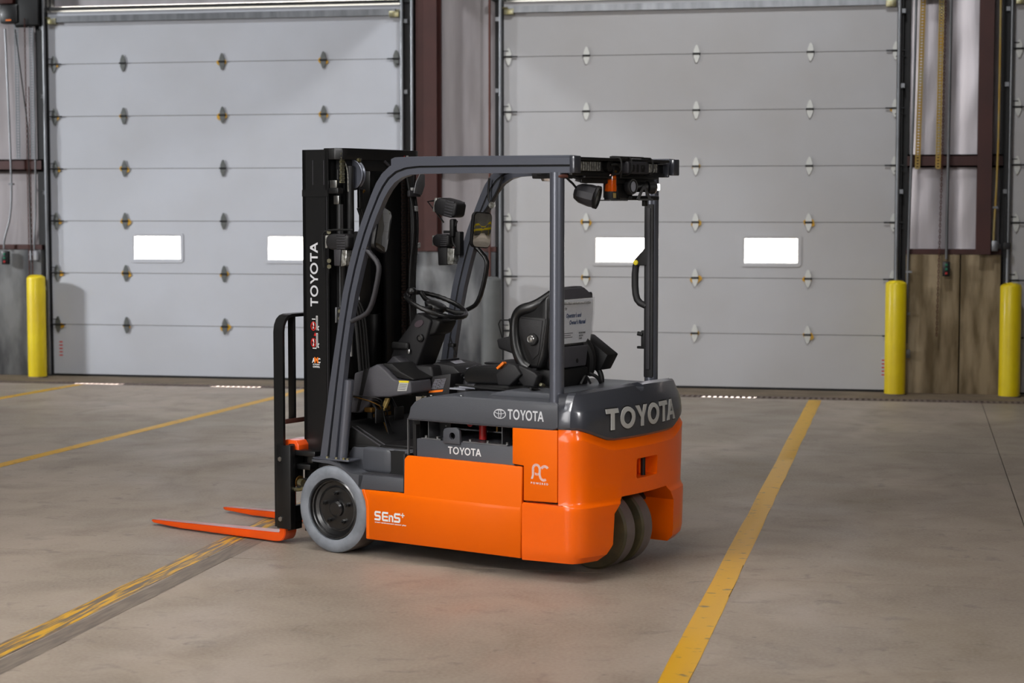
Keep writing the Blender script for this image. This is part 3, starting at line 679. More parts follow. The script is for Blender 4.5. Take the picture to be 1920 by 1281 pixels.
# ---- battery hood (grey covers over the battery)
HP = [(-.472, .727), (-.484, .755), (-.492, .79), (-.52, .818), (-.566, .840), (-.63, .852), (-.74, .860), (-1.36, .862), (-1.374, .85), (-1.374, .742), (-1.36, .733), (-1.33, .729)]
b = BM(); prism(b, HP, 'y', -.522, .522, .014, 3); hood = part('battery_hood', b, 'hoodgrey', ang=40)
b = BM(); prism(b, [(-.86, .855), (-.93, .878), (-.99, .892), (-1.375, .892), (-1.375, .855)], 'y', -.40, .40, .01, 3); part('seat_deck', b, 'hoodgrey', hood, ang=40)
for x, z, y in ((-.60, .850, .49), (-.785, .860, .49)):
    b = BM(); cyl(b, (x, y, z), (x, y, z + .004), .006, 10); part('screw', b, 'steel', hood)
b = BM(); tube(b, [(-.475, .520, .7285), (-.9, .520, .7285), (-1.335, .520, .7305), (-1.365, .520, .742)], .0035, 6); part('edge_trim', b, 'plastic2', hood)
b = BM(); cyl(b, (-1.33, .44, .865), (-1.33, .44, .895), .016, 12); cyl(b, (-1.12, .30, .89), (-1.12, .38, .905), .007, 8); part('latch', b, 'dark', hood)
# ---- battery
b = BM(); box(b, -1.108, -.516, -.49, .50, .2, .632, .004); bat = part('battery', b, 'hoodgrey', label='grey steel battery case')
pl_ = [(-.689, .622), (-.690, .680), (-.697, .693), (-.712, .700), (-.768, .704), (-.782, .697), (-.789, .684), (-.791, .622)]
b = BM(); prism(b, pl_, 'y', .496, .512, .002, 2); eye = part('lifting_eye', b, 'hoodgrey', bat)
c = BM(); cyl(c, (-.745, .45, .660), (-.745, .55, .660), .018, 24); boolean(eye, finish('cutter', c, 'dark')); resharp(eye, 30)
b = BM(); box(b, -.545, -.665, .455, .50, .632, .638); box(b, -.80, -1.065, .455, .50, .632, .638); part('angle_strip', b, 'galv', bat)
for x in (-.56, -.63, -.83, -.935, -1.05):
    b = BM(); cyl(b, (x, .478, .636), (x, .478, .648), .008, 6); part('bolt', b, 'steel', bat)
for x in (-.568, -1.015):
    b = BM(); box(b, x - .002, x + .002, .34, .47, .632, .735); box(b, x - .03, x + .002, .34, .47, .632, .636); part('bracket', b, 'galv', bat)
    b = BM(); box(b, x - .075, x - .003, .38, .384, .636, .73); part('bracket_web', b, 'black', bat)
b = BM(); box(b, -.60, -1.0, .30, .31, .665, .672); part('wire_tray', b, 'galv', bat)
b = BM(); tube(b, [(-.70, .30, .70), (-.69, .20, .71)], .018, 12); part('connector', b, 'redpart', bat, label='red battery connector')
b = BM(); tube(b, [(-.832, .37, .636), (-.832, .37, .722)], .020, 16); part('connector', b, 'redpart', bat, label='red battery connector')
b = BM(); tube(b, smooth_path([(-.70, .12, .65), (-.66, .2, .70), (-.74, .3, .70), (-.80, .24, .66)]), .014, 8); part('power_cable', b, 'rubber', bat)
b = BM(); lathe(b, [(.0, 0), (.05, .005), (.06, .02), (.04, .03), (0, .032)], (-.66, .33, .70), 'z', 20); part('cap', b, 'screen', bat)
for x, z in ((-.95, .67), (-.90, .665), (-.985, .672)):
    b = BM(); cyl(b, (x, .25, .635), (x, .25, z + .03), .009, 8); part('terminal', b, 'black', bat)
b = BM(); cyl(b, (-.875, .31, .672), (-.875, .31, .70), .006, 8); part('terminal', b, 'brass', bat)
for x in (-.615, -1.08):
    for z in (.665, .69): b = BM(); cyl(b, (x, .382, z), (x, .387, z), .004, 8); part('rivet', b, 'steel', bat)
b = BM(); box(b, -.464, -.458, .486, .50, .545, .73); part('hood_post', b, 'galv')
b = BM(); box(b, -.515, -.47, -.48, .47, .545, .725); part('front_bulkhead', b, 'dark')
# ---- fender, step, floor
b = BM(); lo = [(.150, .468), (.097, .466), (.04, .464), (0, .459), (-.035, .449), (-.063, .436), (-.09, .42), (-.112, .404), (-.135, .384), (-.155, .364), (-.171, .349)]
up = [(.150, .478), (.097, .480), (.032, .481), (-.012, .472), (-.042, .462), (-.065, .448), (-.088, .434), (-.10, .428), (-.13, .424), (-.165, .424), (-.19, .424)]
for s in (1, -1):
    b = BM(); strip(b, lo, up, 'y', s * .30, s * .522); prism(b, [(-.155, .364), (-.171, .350), (-.449, .356), (-.452, .427), (-.16, .424)], 'y', s * .32, s * .522, .003, 2)
    fe = part('fender', b, 'hoodgrey', ang=40)
    b = BM(); box(b, -.165, -.44, s * .345, s * .50, .424, .4265, .001); part('step_tread', b, 'plastic2', fe)
    b = BM(); prism(b, [(.02, .47), (-.04, .46), (-.09, .425), (-.455, .425), (-.455, .556), (-.03, .545), (-.02, .538)], 'y', s * .30, s * .405, .012, 3)
    prism(b, [(-.05, s * .33), (-.05, s * .39), (-.16, s * .425), (-.27, s * .43), (-.31, s * .41), (-.32, s * .33)], 'z', .42, .554, .022, 4)
    box(b, -.38, -.455, s * .33, s * .43, .425, .553, .015, 3)
    part('step_riser', b, 'hoodgrey', fe, ang=40)
    b = BM(); box(b, -.325, -.372, s * .40, s * .414, .43, .545, .004); part('anti_slip_strip', b, 'rubber', fe)
    b = BM(); box(b, -.445, -.458, s * .40, s * .522, .35, .55, .004); part('step_side', b, 'plastic', fe)
b = BM(); box(b, -.46, .06, -.40, .40, .535, .558, .004); box(b, -.10, -.44, -.36, .36, .556, .566, .003); fd = part('floor_deck', b, 'rubber')
b = BM(); prism(b, [(-.205, .556), (-.02, .642), (.10, .66), (.10, .556)], 'y', -.40, .40, .004); tb = part('toe_board', b, 'dark')
for y in (.397, .36):
    b = BM(); tube(b, [(-.205, y, .560), (-.02, y, .646)], .005, 6); part('edge_rail', b, 'plastic2', tb)
b = BM(); box(b, .08, .11, -.28, .11, .55, .78); part('front_bulkhead', b, 'dark')
# pedals and wiring in the footwell
for y in (.10, .26):
    b = BM(); box(b, -.10, -.09, y - .04, y + .04, .66, .73, .004); tube(b, [(-.09, y, .70), (-.02, y, .80)], .01, 8); part('pedal', b, 'rubber')
for i, (y, z, x) in enumerate(((.30, .80, -.14), (.28, .76, -.12), (.26, .78, -.10), (.24, .74, -.13), (.22, .70, -.08))):
    b = BM(); tube(b, smooth_path([(.05, y + .05, .80), (x, y, z), (x + .05, y - .06, z - .06), (x + .02, y - .08, .60)]), .0035, 6); part('wire', b, 'brass' if i == 1 else 'rubber')
b = BM(); box(b, -.02, -.07, .14, .30, .715, .74, .004); [box(b, -.074, -.07, .14 + k * .04, .165 + k * .04, .69, .708) for k in range(4)]; part('fuse_block', b, 'brass')
b = BM(); prism(b, [(-.11, .79), (-.14, .79), (-.10, .72), (-.085, .72)], 'y', .22, .24, .003); part('cable_tape', b, 'tan')
for pts in ([(-.26, .1, .80), (-.22, .12, .70), (-.27, .13, .62)], [(-.30, .05, .78), (-.27, .08, .72), (-.30, .10, .66)]):
    b = BM(); tube(b, smooth_path(pts), .006, 6); part('linkage', b, 'zinc')

# ---- overhead guard
OUT = [(.118, .482), (.100, .58), (.075, .72), (.049, .875), (.020, 1.03), (-.014, 1.208), (-.042, 1.346), (-.076, 1.469), (-.108, 1.565), (-.144, 1.66), (-.186, 1.754), (-.231, 1.848), (-.262, 1.905), (-.300, 1.953), (-.350, 1.990), (-.42, 2.013), (-.515, 2.023), (-.8, 2.023), (-1.43, 2.020)]
INN = [(.019, .484), (.007, .58), (-.012, .72), (-.034, .875), (-.057, 1.03), (-.090, 1.208), (-.122, 1.346), (-.158, 1.469), (-.189, 1.565), (-.223, 1.652), (-.263, 1.742), (-.312, 1.831), (-.342, 1.872), (-.378, 1.908), (-.425, 1.934), (-.475, 1.946), (-.54, 1.950), (-.8, 1.950), (-1.43, 1.946)]
def lerp2(t): return [(a[0] + (c_[0] - a[0]) * t, a[1] + (c_[1] - a[1]) * t) for a, c_ in zip(OUT, INN)]
for s in (1, -1):
    b = BM(); strip(b, lerp2(0), lerp2(.46), 'y', s * .455, s * .495)
    bmesh.ops.bevel(b, geom=[e for e in b.edges if len(e.link_faces) == 2 and e.calc_face_angle(0) > R(60)], offset=.006, segments=2, affect='EDGES', clamp_overlap=True)
    g = part('guard_rail', b, 'grey', ang=35)
    b = BM(); strip(b, lerp2(.60), lerp2(1), 'y', s * .455, s * .492); part('inner_rail', b, 'grey', g)
    b = BM(); strip(b, lerp2(.40), lerp2(.68), 'y', s * .46, s * .478); part('groove', b, 'dark', g)
    b = BM(); box(b, -.09, .15, s * .42, s * .515, .480, .490, .003); part('foot_plate', b, 'grey', g)
    for x in (.06, .0, -.05, -.075):
        b = BM(); cyl(b, (x, s * .506, .488), (x, s * .506, .499), .008, 6); part('foot_bolt', b, 'zinc', g)
    b = BM(); tube(b, [(-.055, s * .462, .90), (-.005, s * .462, .486)], .026, 18); part('stay_tube', b, 'grey', g)
    xp = -1.332 if s > 0 else -1.303; b = BM(); tube(b, [(xp, s * .47, .84), (xp, s * .47, 1.95)], .035, 32); part('rear_pillar', b, 'grey')
    b = BM(); prism(b, [(-.350, 1.985), (-.350, 2.025), (-.375, 2.034), (-.52, 2.036), (-1.42, 2.030), (-1.42, 2.02), (-.5, 2.02), (-.42, 2.008)], 'y', s * .44, s * .486, .002, 1); part('roof_flange', b, 'grey', g)
    b = BM(); box(b, -1.418, -1.448, s * .44, s * .50, 1.945, 2.028, .006); part('end_cap', b, 'glossgrey', g)
    # grab handle
    hp = smooth_path([(-.175, s * .475, 1.575), (-.205, s * .475, 1.555), (-.262, s * .475, 1.500), (-.262, s * .475, 1.45), (-.228, s * .475, 1.32), (-.195, s * .475, 1.255), (-.16, s * .475, 1.232), (-.085, s * .475, 1.203)], 1)
    b = BM(); tube(b, hp, [.019] + [.0165] * (len(hp) - 2) + [.019], 12, ry=.014, upv=(0, 1, 0)); part('grab_handle', b, 'plastic2' if s > 0 else 'vinyl', g, ang=60)
b = BM(); box(b, -.35, -.42, -.46, .46, 1.985, 2.03, .008); part('front_crossbar', b, 'grey')
for k in range(5):
    x = -.56 - .17 * k; b = BM(); box(b, x, x - .05, -.46, .46, 1.975, 2.022, .006); part('roof_slat', b, 'grey')
# far rear pillar has a flat rail (dark and widened to stand for the pillar's shaded side), bracket and assist grip
b = BM(); box(b, -1.336, -1.284, -.437, -.425, .91, 1.80, .003); rl = part('pillar_shade_rail', b, 'plastic')
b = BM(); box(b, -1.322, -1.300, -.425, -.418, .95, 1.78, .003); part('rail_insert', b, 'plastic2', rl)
b = BM(); hp = smooth_path([(-1.295, -.44, 1.53), (-1.240, -.44, 1.51), (-1.222, -.44, 1.47), (-1.222, -.44, 1.35), (-1.24, -.44, 1.295), (-1.295, -.44, 1.275)], 1); tube(b, hp, .018, 12); part('rear_grip', b, 'plastic', ang=60)
b = BM(); prism(b, [(-1.228, 1.485), (-1.31, 1.485), (-1.31, 1.60), (-1.275, 1.56), (-1.228, 1.515)], 'y', -.45, -.418, .006); rg = part('grip_bracket', b, 'plastic')
b = BM(); lathe(b, [(.014, 0), (.012, .006), (0, .008)], (-1.240, -.417, 1.500), 'y', 14); part('horn_button', b, 'yellowp', rg)
b = BM(); box(b, -1.29, -1.265, -.45, -.428, 1.06, 1.15, .004); cyl(b, (-1.275, -.428, 1.13), (-1.25, -.42, 1.135), .011, 10); box(b, -1.29, -1.24, -.45, -.43, 1.055, 1.068, .003); part('coat_hook', b, 'dark')

# ---- mast
MT = BM()
def channel(bm, x0, x1, y0, y1, z0, z1, t=.022):
    """mast section: web on the outside, flanges at front and rear"""
    box(bm, x0, x1, y0, y0 + (t if y1 > y0 else -t), z0, z1, .002, 1); box(bm, x0, x0 + t, y0, y1, z0, z1); box(bm, x1 - t, x1, y0, y1, z0, z1)
for s in (1, -1): channel(MT, .168, .345, s * .352, s * .295, .06, 2.085)
mast = part('mast', MT, 'black', label='black two-stage mast')
for s in (1, -1):
    b = BM(); box(b, .11, .28, s * .29, s * .272, .10, 2.083, .002, 1); box(b, .11, .135, s * .29, s * .225, .10, 2.083); box(b, .255, .28, s * .29, s * .225, .1, 2.083); part('inner_upright', b, 'black', mast)
b = BM(); prism(b, [(.352, .345), (.352, .20), (.34, .12), (.30, .095), (-.30, .095), (-.34, .12), (-.352, .20), (-.352, .345), (-.29, .345), (-.29, .2), (-.25, .155), (.25, .155), (.29, .2), (.29, .345)][::-1] if False else [(.20, .352), (.13, .345), (.095, .325), (.085, .29), (.085, -.29), (.095, -.325), (.13, -.345), (.20, -.352), (.20, -.30), (.125, -.27), (.125, .27), (.20, .30)], 'z', 2.032, 2.092, .004, 2); part('top_tie_beam', b, 'black', mast)
b = BM(); box(b, .10, .13, -.34, .34, 1.96, 2.035, .003); box(b, .20, .24, -.30, .30, 1.90, 1.97, .003); part('upper_cross_member', b, 'black', mast) if False else b.free()
b = BM(); box(b, .09, .12, -.30, .19, 1.975, 2.035, .003); part('upper_cross_member', b, 'black', mast)
for q_ in ((.30, .34, -.29, .29, .15, .40), (.14, .165, -.35, .35, .30, .48)): b = BM(); box(b, *q_, .004); part('lower_cross_member', b, 'black', mast)
b = BM(); box(b, .30, .33, -.29, .29, .45, 1.24, .004); part('carriage_frame', b, 'black', mast)
b = BM(); tube(b, [(.28, -.15, .3), (.28, -.15, 1.2)], .05, 20); part('lift_cylinder', b, 'black', mast)
b = BM(); box(b, .26, .34, -.29, -.11, 1.15, 1.98, .004); part('front_rail', b, 'black', mast)
# latch block on the near upright, with bolts
b = BM(); box(b, .165, .10, .356, .31, 1.855, 1.885, .004); box(b, .345, .17, .356, .352, 1.84, 1.875); part('stay_bracket', b, 'black', mast)
b = BM(); box(b, .345, .30, .354, .352, 1.88, 2.02); part('side_window', b, 'dark', mast) if False else b.free()
b = BM(); box(b, .12, .165, .335, .345, 1.885, 1.925, .002); box(b, .105, .14, .335, .345, 1.80, 1.845, .003); part('chain_anchor', b, 'steel', mast)
b = BM(); cyl(b, (.125, .325, 1.93), (.125, .325, 1.98), .006, 8); cyl(b, (.12, .325, 1.62), (.12, .325, 1.81), .010, 8); part('anchor_rod', b, 'dark', mast)
for s in (1, -1):
    for k in range(28):
        zc = 1.97 + .10 - k * .0105 if s > 0 else 0
    b = BM()
    for k in range(16 if s > 0 else 0):
        z = 1.915 + k * .0105; w_ = .010 if k % 2 else .014; box(b, .098, .112, .315 - w_, .315 + w_, z - .004, z + .004)
    if s > 0: part('anchor_chain', b, 'zinc', mast)
    else: b.free()
# lift cylinders, rods
b = BM(); tube(b, [(.145, .245, .25), (.145, .245, 1.24)], .030, 16); tube(b, [(.145, .245, 1.24), (.145, .245, 1.30)], .022, 16); cy = part('lift_cylinder', b, 'black', mast)
b = BM(); tube(b, [(.20, -.20, .25), (.20, -.20, 1.98)], .030, 16); part('lift_cylinder', b, 'black', mast)
b = BM(); tube(b, [(.10, .255, 1.30), (.10, .255, 2.0)], .020, 12); part('hose', b, 'rubber', mast)
b = BM(); tube(b, [(.095, .262, 1.245), (.095, .262, 1.29)], .017, 12); tube(b, [(.095, .262, 1.205), (.095, .262, 1.245)], .011, 12); tube(b, [(.095, .262, 1.0), (.095, .262, 1.205)], .009, 12); part('hose_fitting', b, 'steel', mast)
b = BM(); box(b, .088, .094, .33, .356, .70, 1.80); part('wear_rail', b, 'galv', mast)
for z in (1.185, .755):
    b = BM(); box(b, .080, .090, .28, .40, z, z + .08, .002); q = part('clamp_plate', b, 'galv', mast)
    b = BM(); [cyl(b, (.080, .375, z + dz), (.066, .375, z + dz), .012, 6) for dz in (.022, .058)]; part('clamp_bolt', b, 'zinc', mast)
b = BM()
for k in range(56):
    z = 1.16 + k * .0125; box(b, .085, .097, .335, .352 - (.004 if k % 2 else 0), z, z + .009)
part('wear_teeth', b, 'galv', mast) if False else b.free()
# pulley
b = BM(); lathe(b, [(.016, -.012), (.070, -.012), (.078, -.016), (.082, -.014), (.082, -.010), (.066, 0), (.082, .010), (.082, .014), (.078, .016), (.070, .012), (.016, .012)], (.12, .215, 1.955), 'y', 40, closed=True); pu = part('hose_pulley', b, 'grey', mast)
b = BM(); box(b, .07, .15, .19, .198, 1.90, 2.04, .003); cyl(b, (.12, .18, 1.955), (.12, .24, 1.955), .014, 12); part('pulley_bracket', b, 'dark', pu)
b = BM(); cyl(b, (.085, .195, 1.945), (.075, .195, 1.945), .010, 6); cyl(b, (.085, .21, 2.03), (.07, .21, 2.03), .011, 6); part('pulley_bolt', b, 'zinc', pu)
b = BM(); tube(b, [(.12, .2, 2.035), (.09, .16, 1.93)], .006, 6); part('strap', b, 'steel', pu)
b = BM(); P_ = [(.11, .285 - .0, 2.02), (.095, .28, 1.97), (.095, .28, 1.90), (.10, .27, 1.86)]; tube(b, smooth_path(P_), .004, 6); part('guard_wire', b, 'lens', mast)
b = BM(); tube(b, smooth_path([(.09, -.02, 2.03), (.08, -.06, 2.00), (.07, -.10, 1.975), (.06, -.16, 1.985), (.06, -.19, 2.0)]), .008, 8); part('hook_rod', b, 'plastic2', mast)
# mast hoses and chains seen behind the guard pillar
b = BM()
for y in (-.205,): 
    for k in range(70):
        z = .95 + k * .0155; w_ = .011 if k % 2 else .017; box(b, .098, .108, y - w_, y + w_, z - .0055, z + .0055)
part('lift_chain', b, 'chainm', mast)
b = BM()
for k in range(70):
    z = .95 + k * .0155; w_ = .008; box(b, .098, .106, -.255 - w_, -.255 + w_, z - .006, z + .006)
part('lift_chain', b, 'chainm', mast)
b = BM(); box(b, .14, .15, -.345, -.10, .45, 2.03); part('rail_plate', b, 'black', mast)
for k, (y, m) in enumerate(((.125, 'rubber'), (.10, 'rubber'), (.072, 'rubber'), (.052, 'rubber'))):
    b = BM(); tube(b, smooth_path([(.11, y + .20, 1.30), (.07, y + .19, 1.31), (.05, y + .155, 1.22), (.045, y + .135, 1.0), (.04, y + .12, .80)]), .009, 8); part('hydraulic_hose', b, m, mast)
for k, y in enumerate((-.255, -.27, -.285, -.24)):
    b = BM(); tube(b, smooth_path([(.09, y + .02, 1.95), (.08 - .01 * k, y, 1.7), (.085, y + .015, 1.4), (.08, y, 1.1), (.08, y, .9)]), .008, 8); part('hydraulic_hose', b, 'rubber', mast)
b = BM(); tube(b, [(.085, -.265, .95), (.085, -.265, 1.35)], .006, 8); tube(b, [(.085, -.225, 1.0), (.085, -.225, 1.12)], .005, 8); part('steel_pipe', b, 'steel', mast)
for z, y in ((1.86, -.24), (1.76, -.27), (1.56, -.29)):
    b = BM(); box(b, .06, .08, y - .012, y + .012, z, z + .03, .003); part('cable_clip', b, 'label', mast)
b = BM(); prism(b, [(-.23, 1.86), (-.25, 1.92), (-.29, 1.97), (-.33, 1.96), (-.33, 1.90), (-.30, 1.85)], 'x', .05, .055, .002); part('sensor_plate', b, 'galv', mast)
b = BM(); box(b, .055, .075, -.30, -.20, 1.84, 1.875, .004); part('sensor_bracket', b, 'plastic2', mast)
b = BM(); box(b, .12, .16, .10, .16, 1.72, 1.80, .004); cyl(b, (.12, .13, 1.86), (.10, .13, 1.86), .016, 8); part('hose_block', b, 'brass', mast) if False else b.free()
b = BM(); cyl(b, (.10, .185, 1.865), (.085, .165, 1.865), .012, 6); cyl(b, (.10, .18, 1.87), (.10, .14, 1.87), .009, 10); part('fitting', b, 'brass', mast)
b = BM(); box(b, .08, .10, .165, .20, 1.78, 1.88, .004); part('valve_block', b, 'black', mast)
for y in (.175, .155): b = BM(); tube(b, smooth_path([(.10, y + .02, 1.78), (.09, y, 1.72), (.09, y, 1.60)]), .006, 8); part('sensor_cable', b, 'rubber', mast)
for x in (.195, .270): b = BM(); box(b, x, x + .004, .352, .3545, 1.90, 2.03); part('edge_highlight', b, 'plastic2', mast)  # pale strips stand for the highlights along the mast's flange edges
b = BM(); box(b, .178, .181, .352, .3545, .50, 1.84); part('edge_highlight', b, 'plastic2', mast)
# letters and warning stickers on the near upright
b = BM(); f0 = lambda u, v, w: (.243 + v, .352 + w, 1.262 + u); word_toyota(b, f0, .338, .052, .0012); part('lettering', b, 'lgrey', mast, label='pale grey brand lettering running up the mast')
st = BM(); F = side_map(.292, 1.045, .352)
for dz in (0, .092):
    ribbon(st, [(.036, .0 + dz), (.036, .075 + dz), (.044, .075 + dz), (.044, .0 + dz)], .003, F, .001); ribbon(st, [(.006, .058 - (dz and 0) + dz), (.030, .058 + dz)] if dz else [(.010, -.004), (.036, -.004)], .005, F, .001)
    ribbon(st, [(.052, .0 + dz), (.046, .006 + dz), (.046, .016 + dz), (.054, .022 + dz)], .005, F, .001)
    ribbon(st, [(.014, .008 + dz), (.017, .028 + dz), (.013, .045 + dz)], .007, F, .0008)
so = part('warning_sticker', st, 'white', mast)
st = BM()
for dz in (.026, .118 - .005): glyph(st, ell(.016, dz, .018, .024, 20), side_map(.292, 1.045, .352), .0016, ell(.016, dz, .014, .0195, 20)); ribbon(st, [(.006, dz + .014), (.026, dz - .014)], .004, side_map(.292, 1.045, .352), .0016)
glyph(st, [(.018, .062), (.036, .062), (.027, .080)], side_map(.292, 1.045, .352), .0015); part('red_symbol', st, 'red', so)
sl = text('mast_badge', 'A  C', .034, side_map(.286, .965, .352), 'white', mast, w=.056, bold=.0016)
text('badge_letter', 'M', .040, side_map(.272, .965, .3525), 'orangep', sl, w=.028, bold=.0022)
text('badge_print', 'ACTIVE MAST', .009, side_map(.282, .953, .352), 'white', sl, w=.048, bold=.0004); text('badge_print', 'CONTROL', .0125, side_map(.282, .939, .352), 'white', sl, w=.048, bold=.0006)
b = BM(); prism(b, [(-.008, 0), (.008, 0), (0, .018)], 'x', 0, .001); q = part('red_triangle', b, 'red', mast); q.location = (.0835, -.19, 2.045)
b = BM(); box(b, .0835, .0845, -.225, -.207, 2.045, 2.063); part('tiny_sticker', b, 'label', mast)
# ---- carriage, backrest, forks
b = BM(); box(b, .36, .40, -.43, .45, .40, .50, .004); box(b, .36, .40, -.43, .45, .115, .20, .004); box(b, .33, .39, .24, .30, .12, .66, .004); box(b, .33, .39, -.30, -.24, .12, .66, .004); ca = part('carriage', b, 'black')
b = BM(); prism(b, [(.43, .49), (.43, .548), (.40, .556), (.335, .552), (.318, .53), (.318, .49)], 'y', .24, .43, .004); part('carriage_stop', b, 'fork', ca)
b = BM(); box(b, .20, .345, .38, .44, .475, .505, .006); box(b, .345, .375, .36, .45, .33, .535, .006); part('stop_bracket', b, 'black', ca)
b = BM(); box(b, .25, .35, .36, .42, .40, .43, .004); box(b, .23, .27, .36, .42, .44, .50, .004); part('side_bracket', b, 'black', ca)
b = BM(); tube(b, [(.30, .44, .325), (.30, .15, .325)], .030, 14); tube(b, [(.30, .44, .325), (.30, .455, .325)], .018, 10); part('side_shift_cylinder', b, 'dark', ca)
b = BM(); tube(b, [(.30, .445, .335), (.27, .45, .335)], .020, 12); tube(b, [(.335, .44, .295), (.30, .445, .30), (.27, .44, .31)], .012, 8); part('hydraulic_elbow', b, 'zinc', ca)
b = BM(); tube(b, [(.31, .43, .335), (.315, .43, .335)], .034, 14); part('brass_ring', b, 'brass', ca)
BR = BM()
bo = [(.472, .09), (.472, 1.13), (.466, 1.165), (.45, 1.195), (.425, 1.213), (.395, 1.221)]; bi = [(.455, .09), (.455, 1.13), (.45, 1.16), (.437, 1.182), (.418, 1.198), (.393, 1.204)]
bo += [(-x, z) for x, z in reversed(bo)]; bi += [(-x, z) for x, z in reversed(bi)]
strip(BR, bo, bi, 'x', .388, .452); br = part('load_backrest', BR, 'black')
b = BM(); box(b, .395, .445, -.456, .456, .640, .655, .002); part('backrest_crossbar', b, 'black', br)
b = BM(); box(b, .386, .396, .10, .455, .640, .665, .002); part('backrest_crossbar', b, 'copper', br)
for y in (.36, .20, .0, -.2, -.36):
    b = BM(); box(b, .40, .442, y - .008, y + .008, .65, 1.21, .002); part('backrest_bar', b, 'black', br)
b = BM(); box(b, .335, .432, .473, .480, .085, .53, .003); box(b, .335, .375, .44, .475, .085, .53, .003); part('carriage_side_plate', b, 'black', ca)
for z in (.455, .135):
    b = BM(); lathe(b, [(.019, 0), (.019, .004), (.014, .005), (.0, .005)], (.405, .472, z), 'y', 18); cyl(b, (.405, .472, z), (.405, .485, z), .013, 6); part('backrest_bolt', b, 'steel', br)
def fork(ya, yb, tip, lab):
    b = BM(); t0 = .012
    sidep = [(tip, .028), (tip - .02, .036), (.46, .058), (.425, .06), (.423, .49), (.385, .49), (.383, .06), (.392, .032), (.41, .016), (.45, .010), (tip - .25, .012), (tip - .03, .020)]
    prism(b, sidep, 'y', ya, yb)
    for v in b.verts:                      # taper the blade to a rounded tip
        if v.co.x > tip - .12:
            k = (v.co.x - (tip - .12)) / .12; m = (ya + yb) / 2; v.co.y = m + (v.co.y - m) * (1 - .62 * k ** 2)
    bmesh.ops.recalc_face_normals(b, faces=b.faces)
    bmesh.ops.bevel(b, geom=[e for e in b.edges if e.calc_face_angle(0) > R(30)], offset=.004, segments=2, affect='EDGES', clamp_overlap=True)
    return part('fork', b, 'fork', label=lab)
fork(.375, .470, 1.405, 'orange-red fork blade nearest the viewer'); fork(-.175, -.08, 1.375, 'orange-red fork blade farther from the viewer')
b = BM(); box(b, .375, .41, .34, .45, .07, .13, .004); part('lower_hook', b, 'black')

# ---- cowl, steering column, wheel
b = BM(); CW = [(.045, .917), (-.02, .935), (-.105, .971), (-.160, .942), (-.206, .904), (-.222, .895), (-.325, .893), (-.330, .83), (-.188, .803), (-.083, .797), (-.045, .755), (-.011, .723), (.014, .707), (.075, .706), (.049, .888)]
prism(b, CW, 'y', .12, .30, .010, 3); co = part('dash_cowl', b, 'cowl', ang=40)
b = BM(); prism(b, [(-.022, .936), (-.105, .974), (-.125, .965), (-.045, .928), (.02, .72), (-.01, .72)], 'y', .13, .306, .004); part('cowl_recess', b, 'dark', co) if False else b.free()
b = BM(); prism(b, [(-.018, .934), (-.058, .951), (.012, .722), (.032, .712)], 'y', .20, .303, .004); part('cowl_groove', b, 'rubber', co)
b = BM(); prism(b, [(-.115, .972), (-.16, .946), (-.215, .904), (-.325, .897), (-.322, .903), (-.24, .935), (-.18, .975)], 'y', .0, .27, .004); part('cowl_top', b, 'rubber', co)
b = BM(); prism(b, [(-.255, .885), (-.315, .887), (-.302, .842), (-.242, .838)], 'y', .299, .3025); lb = part('caution_label', b, 'labelw', co)
for k in range(4):
    b = BM(); z_ = .875 - .0085 * k; x_ = -.258 + .0035 * k; prism(b, [(x_, z_), (x_ - .048, z_), (x_ - .048, z_ - .0022), (x_, z_ - .0022)], 'y', .302, .303); part('printed_row', b, 'plastic2', lb)
b = BM(); prism(b, [(-.253, .893), (-.317, .895), (-.315, .885), (-.255, .883)], 'y', .299, .3035); part('label_header', b, 'yellowp', lb)
b = BM(); prism(b, [(-.054, .961), (-.101, 1.004), (-.12, 1.0), (-.199, .951), (-.222, .901), (-.225, .80), (-.05, .80)], 'y', -.02, .16, .008, 3); part('column_shroud', b, 'plastic2', ang=40)
b = BM(); prism(b, [(-.195, .955), (-.315, .958), (-.325, .92), (-.318, .80), (-.20, .79)], 'y', -.12, .11, .012, 3); part('column_base', b, 'plastic', ang=40)
b = BM(); CL = [(-.207, 1.233), (-.284, 1.205), (-.300, 1.19), (-.262, 1.08), (-.200, .945), (-.03, .985), (-.061, 1.056), (-.140, 1.144)]
prism(b, CL, 'y', -.085, .09, .012, 3); sc = part('steering_column', b, 'plastic', ang=40)
b = BM(); prism(b, [(-.245, 1.215), (-.345, 1.19), (-.335, 1.165), (-.31, 1.125), (-.24, 1.10)], 'y', -.085, .07, .01, 3); part('column_collar', b, 'rubber', sc, ang=40)
b = BM(); lathe(b, [(.026, 0), (.024, .006), (0, .008)], (0, 0, 0), 'y', 24); q = part('badge_oval', b, 'oval', sc); q.location = (-.225, .089, 1.175); q.scale = (1.25, 1, .7); q.rotation_euler = (0, R(25), 0)
b = BM(); lathe(b, [(.020, 0), (.020, .016), (.013, .020), (.013, .014), (0, .014)], (-.238, .088, 1.10), 'y', 24); kk = part('tilt_knob', b, 'rubber', sc)
b = BM(); lathe(b, [(.012, .0), (.011, .003), (0, .003)], (-.238, .1025, 1.10), 'y', 20); part('knob_face', b, 'steel', kk)
b = BM(); box(b, -.055, -.165, .09, .115, 1.035, 1.075, .018, 4); part('parking_brake_lever', b, 'rubber', sc)
b = BM(); box(b, -.155, -.175, .10, .11, 1.015, 1.04, .004); part('lever_bracket', b, 'steel', sc)
b = BM(); tube(b, smooth_path([(-.30, -.08, 1.10), (-.315, -.09, 1.04), (-.325, -.1, 1.0)]), .004, 6); box(b, -.29, -.33, -.10, -.07, 1.045, 1.065, .005); part('tilt_lever', b, 'dark', sc)
SWC = Vector((-.268, 0, 1.272)); ta = R(22)
